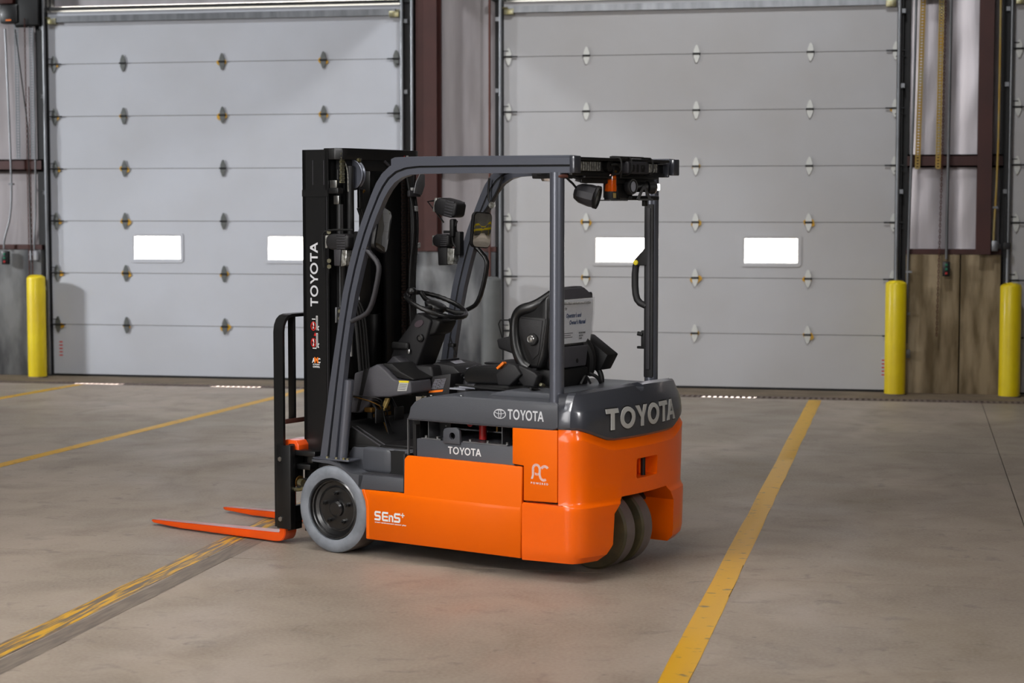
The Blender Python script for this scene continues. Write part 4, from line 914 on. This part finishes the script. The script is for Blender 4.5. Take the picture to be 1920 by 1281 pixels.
def sw(x, y, z): return Vector((x * math.cos(ta) - z * math.sin(ta), y, x * math.sin(ta) + z * math.cos(ta))) + SWC
b = BM(); n = 64; tube(b, [sw(.165 * math.cos(2 * math.pi * k / n), .165 * math.sin(2 * math.pi * k / n), 0) for k in range(n)], [.0125 + .0012 * math.cos(math.pi * k) for k in range(n)], 12, closed=True); wh = part('steering_wheel', b, 'vinyl', ang=80)
b = BM(); lathe(b, [(.05, -.03), (.062, -.006), (.058, .004), (.04, .010), (0, .012)], (0, 0, 0), 'z', 32); tube(b, [(0, 0, -.07), (0, 0, -.02)], [.045, .04], 20)
for v in b.verts: v.co = sw(*v.co)
part('wheel_hub', b, 'vinyl', wh, ang=60)
for a in (100, 220, 340):
    b = BM(); tube(b, [sw(.05 * math.cos(R(a)), .05 * math.sin(R(a)), -.008), sw(.11 * math.cos(R(a)), .11 * math.sin(R(a)), -.012), sw(.16 * math.cos(R(a)), .16 * math.sin(R(a)), 0)], .013, 10); part('spoke', b, 'vinyl', wh, ang=60)
b = BM(); a = R(52); tube(b, [sw(.155 * math.cos(a), .155 * math.sin(a), .0), sw(.15 * math.cos(a), .15 * math.sin(a), .03)], .010, 10)
c0 = sw(.15 * math.cos(a), .15 * math.sin(a), .042); bmesh.ops.create_uvsphere(b, u_segments=20, v_segments=12, radius=.027, matrix=Matrix.Translation(c0) @ Matrix.Diagonal((1, 1, .82, 1))); part('spinner_knob', b, 'vinyl', wh, ang=60)
b = BM(); tube(b, [(-.27, 0, 1.19), tuple(sw(0, 0, -.05))], .045, 16); part('column_boot', b, 'rubber', sc)
# dashboard with display and capacity plate
b = BM(); prism(b, [(-.145, .962), (-.285, .966), (-.305, .905), (-.30, .80), (-.16, .80)], 'y', -.30, -.10, .01, 3); part('dashboard', b, 'plastic', ang=40) if False else b.free()
b = BM(); prism(b, [(-.235, .945), (-.285, .970), (-.400, .955), (-.455, .915), (-.452, .90), (-.27, .885)], 'y', -.22, .03, .006, 2); da = part('display_housing', b, 'plastic', ang=40)
b = BM(); prism(b, [(0, 0), (.115, 0), (.115, .085), (0, .085)], 'z', 0, .002); q = part('display_screen', b, 'screen', da); q.location = (-.43, -.14, .935); q.rotation_euler = (0, R(-18), 0)
b = BM(); prism(b, [(0, 0), (.02, 0), (.02, .17), (0, .17)], 'z', 0, .008); q = part('display_visor', b, 'plastic2', da); q.location = (-.295, -.17, .972)
b = BM(); [box(b, -.442, -.45, -.15 + k * .03, -.135 + k * .03, .915, .921) for k in range(5)]; part('display_buttons', b, 'label', da)
b = BM(); prism(b, [(-.33, .905), (-.45, .925), (-.435, .79), (-.285, .785)], 'y', .0, .118, .004); dp = part('dash_side', b, 'plastic')
b = BM(); prism(b, [(-.347, .892), (-.426, .902), (-.403, .842), (-.313, .830)], 'y', .117, .1195); cp = part('capacity_plate', b, 'labelblk', dp)
for k in range(7):
    t_ = .07 + .125 * k; b = BM(); xa, xb = -.347 + .034 * t_, -.426 + .023 * t_; za, zb2 = .892 - .062 * t_, .902 - .060 * t_
    for u0, u1 in ((.04, .3), (.36, .62), (.68, .95)) if k % 2 else ((.04, .5), (.56, .95)):
        p_ = [(xa + (xb - xa) * u, za + (zb2 - za) * u - dz) for u, dz in ((u0, 0), (u1, 0), (u1, .0025), (u0, .0025))]; prism(b, p_, 'y', .1192, .1202)
    part('printed_row', b, 'screen', cp)
b = BM(); prism(b, [(-.312, .829), (-.402, .840), (-.398, .829), (-.307, .817)], 'y', .117, .120); part('warning_strip', b, 'orangep', dp)
b = BM(); box(b, -.42, -.47, -.18, .0, .80, .89, .015, 3); part('dash_pad', b, 'plastic2')
b = BM(); prism(b, [(-.30, .80), (-.50, .86), (-.60, .87), (-.60, .85), (-.50, .80)], 'y', -.30, .05, .004); part('floor_tunnel', b, 'plastic')
# ---- seat
b = BM(); prism(b, [(-.613, .905), (-.606, .93), (-.612, .952), (-.632, .972), (-.68, .984), (-.80, .992), (-.97, .985), (-1.02, .96), (-1.02, .905), (-.63, .892)], 'y', -.23, .225, .022, 4); seat = part('seat_cushion', b, 'vinyl', ang=50, label='black vinyl seat cushion')
b = BM(); box(b, -.66, -.90, -.13, .12, .985, .995, .006); part('cushion_panel', b, 'vinyl', seat)
b = BM(); prism(b, [(-.64, .862), (-.66, .892), (-1.05, .905), (-1.12, .89), (-1.12, .862)], 'y', -.20, .20, .006); part('seat_base', b, 'rubber')
b = BM(); box(b, -.56, -.66, .05, .20, .862, .875, .002); box(b, -.50, -.60, -.1, .2, .853, .862, .002); part('seat_slide', b, 'screen') 
b = BM(); tube(b, [(-.57, .24, .885), (-.75, .24, .876), (-.95, .24, .876)], .005, 6); part('slide_lever', b, 'rubber')
# backrest: centre pad, shell, bolsters
b = BM(); prism(b, [(-.14, .97), (.14, .97), (.18, 1.10), (.18, 1.24), (.15, 1.29), (.10, 1.315), (-.10, 1.35), (-.17, 1.335), (-.20, 1.27), (-.205, 1.10)], 'x', -.985, -1.07, .02, 4); sb = part('seat_back', b, 'vinyl', ang=50, label='black vinyl seat back')
for s in (1, -1):
    pth = [(-.995, .985), (-.955, 1.01), (-.925, 1.08), (-.915, 1.15), (-.915, 1.215), (-.928, 1.258), (-.962, 1.281), (-1.01, 1.290), (-1.05, 1.310), (-1.09, 1.345)]
    yy = [.20, .205, .21, .212, .212, .212, .21, .20, .18, .14]
    P_ = smooth_path([(x, s * y, z) for (x, z), y in zip(pth, yy)], 2); b = BM(); n = len(P_)
    tube(b, P_, [.026 + .010 * abs(2 * i / n - 1) for i in range(n)], 14, ry=.034, upv=(0, 1, 0)); part('bolster', b, 'vinyl', sb, ang=80)
    b = BM(); prism(b, [(-.975, .985), (-.945, 1.03), (-.925, 1.10), (-.918, 1.17), (-.918, 1.225), (-.935, 1.262), (-.965, 1.28), (-1.02, 1.298), (-1.065, 1.325), (-1.115, 1.362), (-1.115, 1.22), (-1.09, 1.05), (-1.06, .985)], 'y', s * .15, s * .212, .02, 4); part('side_wing', b, 'vinyl', sb, ang=60)
    b = BM(); prism(b, [(-.935, 1.245), (-1.10, 1.238), (-1.08, 1.10), (-1.05, 1.0), (-1.01, 1.0), (-.935, 1.16)], 'y', s * .19, s * .216, .004, 2); sh = part('side_shell', b, 'rubber', sb)
    b = BM(); prism(b, [(-.948, 1.235), (-1.085, 1.228), (-1.062, 1.06), (-1.025, 1.03), (-.948, 1.165)], 'y', s * .20, s * .221, .004, 2); part('side_insert', b, 'plastic', sh)
    b = BM(); lathe(b, [(.030, 0), (.030, .014), (.026, .02), (0, .022)], (-1.032, s * .218, 1.132), 'y', 20, s); kn = part('recline_knob', b, 'rubber', sh)
    b = BM(); lathe(b, [(.020, 0), (.017, .004), (.012, .003), (.006, .005), (0, .005)], (-1.027, s * .239, 1.134), 'y', 20, s); part('knob_face', b, 'steel', kn)
b = BM(); prism(b, [(-.135, .975), (.15, .975), (.19, 1.10), (.205, 1.25), (.20, 1.31), (.17, 1.352), (.10, 1.385), (-.10, 1.388), (-.165, 1.355), (-.197, 1.31), (-.197, 1.25), (-.165, 1.10)], 'x', -1.065, -1.118, .012, 3); bs = part('back_shell', b, 'plastic', sb, ang=40)
b = BM(); prism(b, [(-.105, .985), (.13, .985), (.155, 1.09), (-.13, 1.09)], 'x', -1.115, -1.135, .006, 3); part('lower_shell', b, 'cowl', sb, ang=40)
b = BM(); prism(b, [(-.19, 1.315), (.19, 1.315), (.165, 1.35), (.10, 1.38), (-.10, 1.382), (-.162, 1.35)], 'x', -1.112, -1.126, .005, 3); part('top_shell', b, 'cowl', sb, ang=40)
b = BM(); lathe(b, [(.012, 0), (0, .002)], (-1.136, -.02, 1.015), 'x', 14, -1); part('shell_plug', b, 'rubber', sb)
# buckle boxes beside the cushion, far armrest with joystick
b = BM(); prism(b, [(-.845, .955), (-.92, 1.012), (-.965, 1.005), (-1.0, .96), (-.93, .90), (-.86, .90)], 'y', .225, .285, .008, 3); bk = part('belt_buckle_box', b, 'plastic', ang=40)
b = BM(); prism(b, [(-.97, 1.005), (-1.06, .975), (-1.085, .955), (-1.06, .90), (-1.0, .90), (-.97, .93)], 'y', .21, .265, .008, 3); part('belt_retractor', b, 'plastic', ang=40)
b = BM(); prism(b, [(-.835, .985), (-.875, 1.018), (-.885, 1.008), (-.845, .975)], 'y', .235, .265, .003); part('release_button', b, 'orangep', bk, label='orange seat belt release button')
b = BM(); cyl(b, (-1.08, .20, .905), (-1.08, .23, .912), .009, 8); cyl(b, (-1.14, .18, .925), (-1.14, .2, .925), .012, 8); part('seat_bolt', b, 'zinc')
b = BM(); prism(b, [(-.49, 1.085), (-.505, 1.035), (-.60, 1.010), (-.75, 1.02), (-.90, 1.05), (-.90, 1.12), (-.60, 1.11)], 'y', -.33, -.23, .012, 3); arm = part('armrest', b, 'plastic', ang=40)
b = BM(); tube(b, [(-.58, -.28, 1.10), (-.575, -.28, 1.13), (-.565, -.28, 1.15)], [.035, .026, .018], 14); tube(b, [(-.565, -.28, 1.15), (-.56, -.28, 1.185)], .016, 12); box(b, -.545, -.60, -.295, -.265, 1.178, 1.196, .006, 2); part('joystick', b, 'rubber', arm)
b = BM(); tube(b, [(-.60, -.26, 1.19), (-.50, -.26, 1.185), (-.488, -.26, 1.165), (-.515, -.26, 1.08)], .004, 6); part('joystick_guard', b, 'dark', arm)
b = BM(); prism(b, [(-1.02, 1.13), (-1.06, 1.13), (-1.205, 1.035), (-1.16, .955), (-1.10, .955), (-.95, 1.05)], 'y', -.31, -.20, .008, 2); part('armrest_box', b, 'rubber', arm)
b = BM(); tube(b, smooth_path([(-1.10, -.22, .97), (-1.14, -.22, .96), (-1.16, -.22, .91), (-1.15, -.22, .87)]), .014, 10); part('cable_loop', b, 'rubber')
b = BM(); tube(b, smooth_path([(-1.10, -.13, 1.11), (-1.13, -.155, 1.05), (-1.12, -.17, .97), (-1.10, -.17, .94)]), .03, 10); part('seat_bellows', b, 'rubber')
b = BM(); box(b, -1.0, -1.14, -.12, .17, .89, .98, .01); part('seat_frame', b, 'dark')
b = BM(); tube(b, smooth_path([(-1.17, .0, .90), (-1.18, -.03, .95), (-1.19, -.06, .90)]), .006, 8); tube(b, smooth_path([(-1.17, -.08, .95), (-1.2, -.11, .93), (-1.2, -.14, .90)]), .009, 8); part('seat_wiring', b, 'rubber')

# ---- mirrors
def mirror(s, c, w, h, rot, lab):
    b = BM(); prism(b, rrect(w, h, .028, 4), 'x', -.008, .012, .003); q = part('mirror', b, 'rubber', label=lab); q.location = c; q.rotation_euler = rot
    b = BM(); RR = 1.0; rm = (w * w + h * h) / 8 / RR; O_ = rrect(w - .012, h - .012, .024, 4); prev = None
    for k in range(1, 9):
        ring = [b.verts.new((-.0092 - (rm - ((y * k / 8) ** 2 + (z * k / 8) ** 2) / 2 / RR) , y * k / 8, z * k / 8)) for y, z in O_]
        if prev: [b.faces.new((prev[i], prev[(i + 1) % len(O_)], ring[(i + 1) % len(O_)], ring[i])) for i in range(len(O_))]
        else: b.faces.new(ring)
        prev = ring
    part('mirror_glass', b, 'chrome', q, ang=80)
    b = BM(); tube(b, [(.01, 0, h * .2), (.05, -s * .0, h * .2 + .02)], .008, 8); part('mirror_stay', b, 'dark', q)
mirror(1, (-.222, .40, 1.672), .15, .225, (R(16), R(-2), R(12)), 'near rear view mirror seen almost edge on')
mirror(-1, (-.262, -.42, 1.66), .135, .195, (R(4), R(-2), R(-14)), 'far rear view mirror, wide rounded rectangle')
# ---- lamps
def vec(p): return Vector(p)
def headlamp(x, y, z, s, tilt=0):
    e = BM(); prism(e, [(0, -.03), (.03, -.042), (.12, -.042), (.15, -.025), (.155, 0), (.15, .025), (.12, .042), (.03, .042), (0, .03)], 'y', -.045, .045, .012, 3)
    o = part('headlamp', e, 'plastic', ang=40); o.location = (x, y, z); o.rotation_euler = (0, tilt, 0)
    for k in range(6):
        b = BM(); box(b, .018 + .0, .075, -.047, .047, -.036 + k * .0135, -.030 + k * .0135, .001); part('cooling_fin', b, 'plastic2', o)
    b = BM(); box(b, .145, .16, -.038, .038, -.034, .034, .004); part('lamp_lens', b, 'lens', o)
    return o
headlamp(-.005, .36, 1.605, 1)
b = BM(); prism(b, [(.097, 1.573), (.045, 1.573), (.055, 1.480), (.095, 1.480)], 'y', .34, .40, .006, 2); ind = part('indicator_lamp', b, 'plastic2')
b = BM(); prism(b, [(.045, 1.572), (.012, 1.562), (.018, 1.485), (.055, 1.476)], 'y', .34, .395, .006, 2); part('indicator_lens', b, 'lens', ind)
b = BM(); box(b, -.02, -.10, .33, .38, 1.52, 1.66, .006); part('lamp_bracket', b, 'black')
b = BM(); tube(b, smooth_path([(-.02, .38, 1.668), (.13, .38, 1.668), (.185, .38, 1.655), (.185, .38, 1.60), (.18, .38, 1.47)], 1), .005, 6); part('lamp_cage', b, 'dark')
b = BM(); box(b, .15, .165, .35, .372, 1.44, 1.52); part('cage_foot', b, 'black')
for z_ in (1.505, 1.475, 1.655): b = BM(); cyl(b, (.16, .36, z_), (.145, .378, z_), .012, 6); part('cage_bolt', b, 'zinc')
h2 = headlamp(-.105, -.45, 1.765, -1, R(-12)); h2.scale = (1.0, 1.1, 1.15)
b = BM(); tube(b, [(.05, -.42, 1.82), (.10, -.42, 1.815), (-.01, -.42, 1.70)], .005, 6); part('lamp_cage', b, 'dark')
b = BM(); box(b, -.09, -.06, -.44, -.40, 1.62, 1.72, .01); tube(b, smooth_path([(-.10, -.42, 1.71), (-.07, -.42, 1.64), (-.07, -.42, 1.58), (-.11, -.43, 1.55)]), .006, 6); part('lamp_bracket', b, 'dark')
h3 = headlamp(-.055, -.45, 1.60, -1, 0); h3.scale = (.75, 1, .85)
b = BM(); prism(b, [(.035, 1.565), (-.03, 1.565), (-.03, 1.465), (.03, 1.462)], 'y', -.48, -.42, .006, 2); ind = part('indicator_lamp', b, 'plastic')
b = BM(); prism(b, [(-.028, 1.56), (-.078, 1.555), (-.07, 1.47), (-.028, 1.468)], 'y', -.475, -.425, .005, 2); part('indicator_lens', b, 'lens', ind)
b = BM(); box(b, .0, -.09, -.44, -.43, 1.64, 1.655); box(b, -.08, -.12, -.46, -.42, 1.52, 1.65, .006); part('lamp_bracket', b, 'dark')
# cables on the far pillar, dome light under the roof
b = BM(); tube(b, smooth_path([(-.40, -.43, 1.95), (-.36, -.43, 1.86), (-.28, -.43, 1.76), (-.22, -.43, 1.70)]), .006, 6); tube(b, smooth_path([(-.31, -.43, 1.94), (-.30, -.43, 1.84), (-.32, -.43, 1.80)]), .006, 6); part('pillar_cable', b, 'rubber')
b = BM(); cyl(b, (-.34, -.41, 1.795), (-.33, -.43, 1.795), .018, 12); part('camera_eye', b, 'lens')
b = BM(); box(b, -1.02, -1.19, .10, .22, 1.925, 1.955, .006); dl = part('dome_light', b, 'plastic')
b = BM(); lathe(b, [(.055, 0), (.05, -.012), (.0, -.016)], (-1.10, .16, 1.925), 'z', 28); part('dome_lens', b, 'reflector', dl)
b = BM(); tube(b, smooth_path([(-1.02, .2, 1.95), (-1.08, .23, 1.94), (-1.15, .2, 1.95)]), .005, 6); part('dome_cable', b, 'dark', dl)
# ---- rear header with strobes, beacon, horn, work lamp, sensor
b = BM(); box(b, -1.40, -1.445, -.40, .46, 2.008, 2.022, .002); box(b, -1.385, -1.40, -.43, .46, 1.95, 2.02, .003); box(b, -1.36, -1.41, -.42, .46, 1.935, 1.955, .003); hd = part('rear_header', b, 'black')
for y0, y1 in ((.445, .22), (-.235, -.325)):
    b = BM(); box(b, -1.40, -1.418, y0, y1, 1.958, 2.003, .003); q = part('strobe_lamp', b, 'lens', hd)
    n = int(abs(y1 - y0) / .02)
    for k in range(n + 1):
        b = BM(); y = y0 + (y1 - y0) * k / n; box(b, -1.417, -1.420, y - .0015, y + .0015, 1.960, 2.001); part('lens_rib', b, 'plastic2', q)
b = BM(); cyl(b, (-1.40, .145, 1.985), (-1.425, .145, 1.985), .028, 20); tube(b, smooth_path([(-1.425, .14, 1.99), (-1.445, .11, 1.995), (-1.445, .07, 1.97), (-1.435, .06, 1.93)]), .006, 8); part('cable_gland', b, 'rubber', hd)
b = BM(); box(b, -1.385, -1.43, -.43, -.412, 1.935, 2.022, .006); part('header_end', b, 'glossgrey', hd)
b = BM(); box(b, -1.40, -1.43, -.33, -.41, 1.998, 2.012, .003); part('header_lip', b, 'glossgrey', hd)
b = BM(); box(b, -1.41, -1.46, .032, -.17, 1.948, 2.008, .008, 3); sn = part('sensor_unit', b, 'plastic2', hd)
for y in (-.009, -.107):
    b = BM(); box(b, -1.459, -1.463, y - .020, y + .020, 1.958, 1.992, .004); cyl(b, (-1.462, y, 1.975), (-1.468, y, 1.975), .011, 14); part('sensor_eye', b, 'rubber', sn)
b = BM(); box(b, -1.459, -1.461, -.045, -.070, 1.956, 1.995, .002); part('sensor_plate', b, 'dark', sn)
for y in (.12, .022, -.182):
    b = BM(); tube(b, smooth_path([(-1.42, y, 1.942), (-1.475, y, 1.948), (-1.475, y, 2.012), (-1.46, y, 2.026), (-1.41, y, 2.028)], 1), .0045, 6); part('sensor_cage', b, 'dark', sn)
for x, z in ((-1.46, 2.026), (-1.42, 2.03)): b = BM(); tube(b, [(x, .12, z), (x, -.182, z)], .004, 6); part('cage_bar', b, 'dark', sn)
b = BM(); box(b, -1.41, -1.43, .115, .04, 1.948, 2.0, .003); q = part('relay_box', b, 'black', hd)
for y in (.105, .055): b = BM(); cyl(b, (-1.43, y, 1.957), (-1.437, y, 1.957), .006, 8); part('brass_screw', b, 'brass', q)
b = BM(); box(b, -1.36, -1.42, -.33, .36, 1.925, 1.937, .002); box(b, -1.37, -1.39, -.10, .12, 1.83, 1.93, .004); box(b, -1.39, -1.40, -.33, .36, 1.90, 1.93, .003); part('accessory_bar', b, 'black', hd)
bc = BM(); lathe(bc, [(.030, 0), (.030, .03), (.0285, .032), (.0285, .07), (.026, .082), (.017, .088), (0, .09)], (0, 0, 0), 'z', 28); be = part('beacon', bc, 'amber', label='amber warning beacon'); be.location = (-1.40, .097, 1.862)
b = BM(); cyl(b, (0, 0, -.040), (0, 0, 0), .032, 24); part('beacon_base', b, 'plastic', be)
b = BM(); box(b, -.045, .04, -.09, .075, -.046, -.040, .002); part('beacon_tray', b, 'galv', be)
b = BM(); tube(b, [(-.0, -.07, -.04), (.0, -.045, .02)], .010, 10); part('tray_bolt', b, 'dark', be)
b = BM(); box(b, -.033, -.031, .004, .028, -.032, -.008); part('rating_label', b, 'tan', be)
b = BM(); cyl(b, (0, 0, .058), (0, 0, .061), .031, 24); part('beacon_ring', b, 'dark', be)
b = BM(); cyl(b, (0, 0, .005), (0, 0, .065), .009, 12); part('beacon_bulb', b, 'orangep', be)
b = BM(); prism(b, ell(0, 0, .046, .040, 28), 'x', 0, .03, .006, 3); al = part('reverse_alarm', b, 'plastic'); al.location = (-1.425, -.075, 1.887); b = BM(); glyph(b, ell(0, 0, .043, .037, 28), lambda u, v, w: (-.001 - w, u, v), .001, ell(0, 0, .036, .032, 28)); part('alarm_rim', b, 'galv', al)
b = BM(); prism(b, ell(0, 0, .023, .026, 24), 'x', -.002, .0); part('alarm_grille', b, 'screen', al)
b = BM(); tube(b, [(-1.36, -.16, 1.885), (-1.42, -.22, 1.884)], .024, 20); tube(b, [(-1.42, -.22, 1.884), (-1.435, -.25, 1.884)], [.030, .034], 20); sp = part('spot_lamp', b, 'rubber')
b = BM(); cyl(b, (-1.436, -.252, 1.884), (-1.439, -.258, 1.884), .031, 20); part('spot_reflector', b, 'reflector', sp)
b = BM(); box(b, -1.43, -1.46, -.285, -.245, 1.868, 1.902, .006, 2); part('spot_led', b, 'led', sp, label='glowing white led')
for L_ in ([(-.118, 1.825), (-.176, 1.892)], [(-.235, 1.825), (-.176, 1.892)]):
    b = BM(); (ya, za), (yb, zb_) = L_; prism(b, [(ya - .014, za), (ya + .014, za), (yb + .012, zb_), (yb - .012, zb_)], 'x', -1.425, -1.43, .001); part('lamp_a_frame', b, 'galv')
b = BM(); box(b, -1.415, -1.435, -.14, -.255, 1.818, 1.827); part('a_frame_foot', b, 'galv')
b = BM(); box(b, -1.40, -1.42, -.23, -.20, 1.79, 1.82, .004); part('foot_block', b, 'black')
b = BM(); box(b, -1.33, -1.41, -.09, -.36, 1.820, 1.842, .004); box(b, -1.36, -1.39, -.09, -.13, 1.82, 1.93, .004); part('lamp_shelf', b, 'black')
wl = BM(); tube(wl, [(0, 0, 0), (-.02, 0, 0), (-.07, 0, 0), (-.10, 0, 0)], [.036, .047, .054, .052], 10, ry=.056); lo_ = part('work_lamp', wl, 'plastic2', ang=25); lo_.location = (-1.335, .305, 1.858); lo_.rotation_euler = (0, R(-14), R(18))
b = BM(); tube(b, [(-.10, 0, 0), (-.104, 0, 0)], .043, 24); part('lamp_reflector', b, 'lens', lo_)
b = BM(); tube(b, [(-.104, 0, 0), (-.107, 0, 0)], .044, 24); part('lamp_lens', b, 'pane', lo_)
b = BM(); ring_prism(b, ell(0, 0, .050, .056, 24), ell(0, 0, .041, .043, 24), lambda p, t: (t, p[0], p[1]), -.112, -.095); part('lamp_bezel', b, 'rubber', lo_)
b = BM(); prism(b, [(.02, .05), (-.04, .05), (-.02, .078), (.015, .10), (.0, .10)], 'y', -.012, .012, .003); part('lamp_yoke', b, 'galv', lo_)
b = BM(); tube(b, smooth_path([(-1.36, .44, 1.93), (-1.37, .42, 1.91), (-1.36, .38, 1.90), (-1.36, .35, 1.88)]), .006, 6); part('lamp_cable', b, 'rubber')
b = BM(); tube(b, smooth_path([(-1.37, .45, 1.945), (-1.40, .40, 1.92), (-1.40, .30, 1.93), (-1.40, .2, 1.935)]), .007, 6); part('lamp_cable', b, 'rubber')
b = BM(); cyl(b, (-1.35, .49, 1.93), (-1.385, .46, 1.935), .010, 8); part('hose_clip', b, 'copper')

# ---- writing on the body
b = BM(); word_toyota(b, side_map(-1.085, .768, .5222), .207, .048, .0012); part('lettering', b, 'lgrey', hood, label='pale grey brand lettering on the hood')
b = BM(); emblem(b, side_map(-1.038, .790, .5222), .072, .0012); part('emblem', b, 'lgrey', hood, label='pale grey three-oval emblem')
b = BM(); word_toyota(b, side_map(-.712, .570, .5002), .200, .036, .0012); part('lettering', b, 'white', bat, label='white brand lettering on the battery')
def xr(y): return -1.508 - .062 * (1 - (y / .445) ** 2) + .011
b = BM(); fr = lambda u, v, w: (xr(.335 - u) - w + max(0, v - .075) * .25, .335 - u, .722 + v)
word_toyota(b, fr, .655, .102, .005, .215); part('lettering', b, 'silver', rh, label='raised silver brand lettering')
b = BM(); fr2 = lambda u, v, w: (xr(.338 - u * 1.008) - w + max(0, v - .075) * .25, .338 - u * 1.008, .717 + v * 1.1)
word_toyota(b, fr2, .655, .102, .0018, .28); part('letter_shadow', b, 'rubber', rh)  # black oversize letters stand for the shadow outline around the raised ones
# wave-line A C mark
b = BM(); F = side_map(-1.221, .490, .5262)
def acpath(off):
    A = [(.006 + off * .9, .0), (.012 + off * .9, .020)]; r = .020 - off; cx_, cy_ = .032, .050
    A += [(cx_ - r, cy_ - .012)] + [(cx_ + r * math.cos(R(a)), cy_ + r * math.sin(R(a))) for a in range(180, -1, -20)]
    r2 = .020 + off; c2x, c2y = .073, .019
    A += [(c2x - r2 - .002, c2y + .006)] + [(c2x + r2 * math.cos(R(a)), c2y + r2 * math.sin(R(a))) for a in range(190, 325, 15)]
    return A
for k in range(4): ribbon(b, acpath(.0032 * k - .004), .0016, F, .0008)
for k in range(4):
    r = .026 - .0035 * k; ribbon(b, [(.080 + r * math.cos(R(a)), .044 + r * math.sin(R(a))) for a in range(35, 165, 15)], .0016, F, .0008)
for k in range(3): r = .013; ribbon(b, [(.036 + r * math.cos(R(a)), .034 - .004 * k + r * math.sin(R(a)) * .5) for a in range(200, 345, 20)], .0016, F, .0008)
q = part('wave_mark', b, 'white')
text('powered_print', 'P O W E R E D', .0135, side_map(-1.221, .466, .5262), 'white', q, w=.100, bold=.0003)
# sensor mark
b = BM(); F = side_map(-.268, .200, .5278); t = .010; H_ = .048
def sg(x, w=.040): return [(x + w, H_ - t / 2), (x + t * .9, H_ - t / 2), (x + t / 2, H_ - t), (x + t / 2, H_ / 2 + t * .4), (x + t, H_ / 2), (x + w - t, H_ / 2), (x + w - t / 2, H_ / 2 - t * .4), (x + w - t / 2, t), (x + w - t * .9, t / 2), (x, t / 2)]
ribbon(b, sg(0), t, F, .0008); ribbon(b, sg(.125), t, F, .0008)
ribbon(b, [(.088, H_ - t / 2), (.056, H_ - t / 2), (.053, H_ - t), (.053, t), (.056, t / 2), (.088, t / 2)], t, F, .0008); ribbon(b, [(.055, H_ / 2), (.086, H_ / 2)], t * .9, F, .0008)
ribbon(b, [(.096, 0), (.096, .034)], t * .9, F, .0008); ribbon(b, [(.092, .030), (.110, .030), (.116, .025), (.116, 0)], t * .9, F, .0008)
ribbon(b, [(.168, .040), (.192, .040)], .0055, F, .0008); ribbon(b, [(.180, .028), (.180, .052)], .0055, F, .0008)
q = part('sensor_mark', b, 'white')
text('small_print', 'smart environment sensor plus', .0095, side_map(-.270, .188, .5276), 'white', q, w=.200, bold=.0003)
# operator's manual in its plastic bag, hung on the seat back
mn = empty('operator_manual'); mn.location = FK.matrix_world @ Vector((0, 0, 0)); mn.location = (-2.6978, 9.7632, 0); mn.rotation_euler = (0, 0, R(157.59))
tag(mn, "operator's manual in a clear plastic bag hung on the black seat back", 'manual')
mp = [(-.155, 1.105), (.16, 1.105), (.192, 1.24), (.196, 1.325), (-.185, 1.325), (-.182, 1.24)]
b = BM(); prism(b, mp, 'x', -1.121, -1.128, .002, 1); bk = part('booklet', b, 'paper', mn)
b = BM(); bmp = [(y * 1.03, z + (.004 if z > 1.2 else -.006)) for y, z in mp]
prism(b, bmp, 'x', -1.130, -1.132); part('plastic_bag', b, 'bag', mn)
b = BM(); tube(b, [(-1.135, .12, 1.308), (-1.136, -.14, 1.305)], .006, 8); part('bag_zip', b, 'label', mn)
text('title', "Operator's and", .030, rear_map(.075, 1.235, -1.1285), 'blueprint', bk, w=.145, bold=.0012, shear=.3)
text('title', "Owner's Manual", .030, rear_map(.045, 1.200, -1.1285), 'blueprint', bk, w=.155, bold=.0012, shear=.3)
b = BM(); emblem(b, rear_map(.075, 1.28, -1.1285), .02, .0005); part('emblem', b, 'plastic2', bk)
for k, t_ in enumerate(('MODEL 8FBE', '18U 20U', 'SERIES')):
    text('small_print', t_, .011, rear_map(-.045, 1.15 - .014 * k, -1.1285), 'plastic2', bk, bold=.0003)
b = BM(); [box(b, -1.1292, -1.1285, .10, .10 - w_, 1.155 - .01 * k, 1.158 - .01 * k) for k, w_ in enumerate((.09, .07, .085))]; part('small_print', b, 'plastic2', bk)
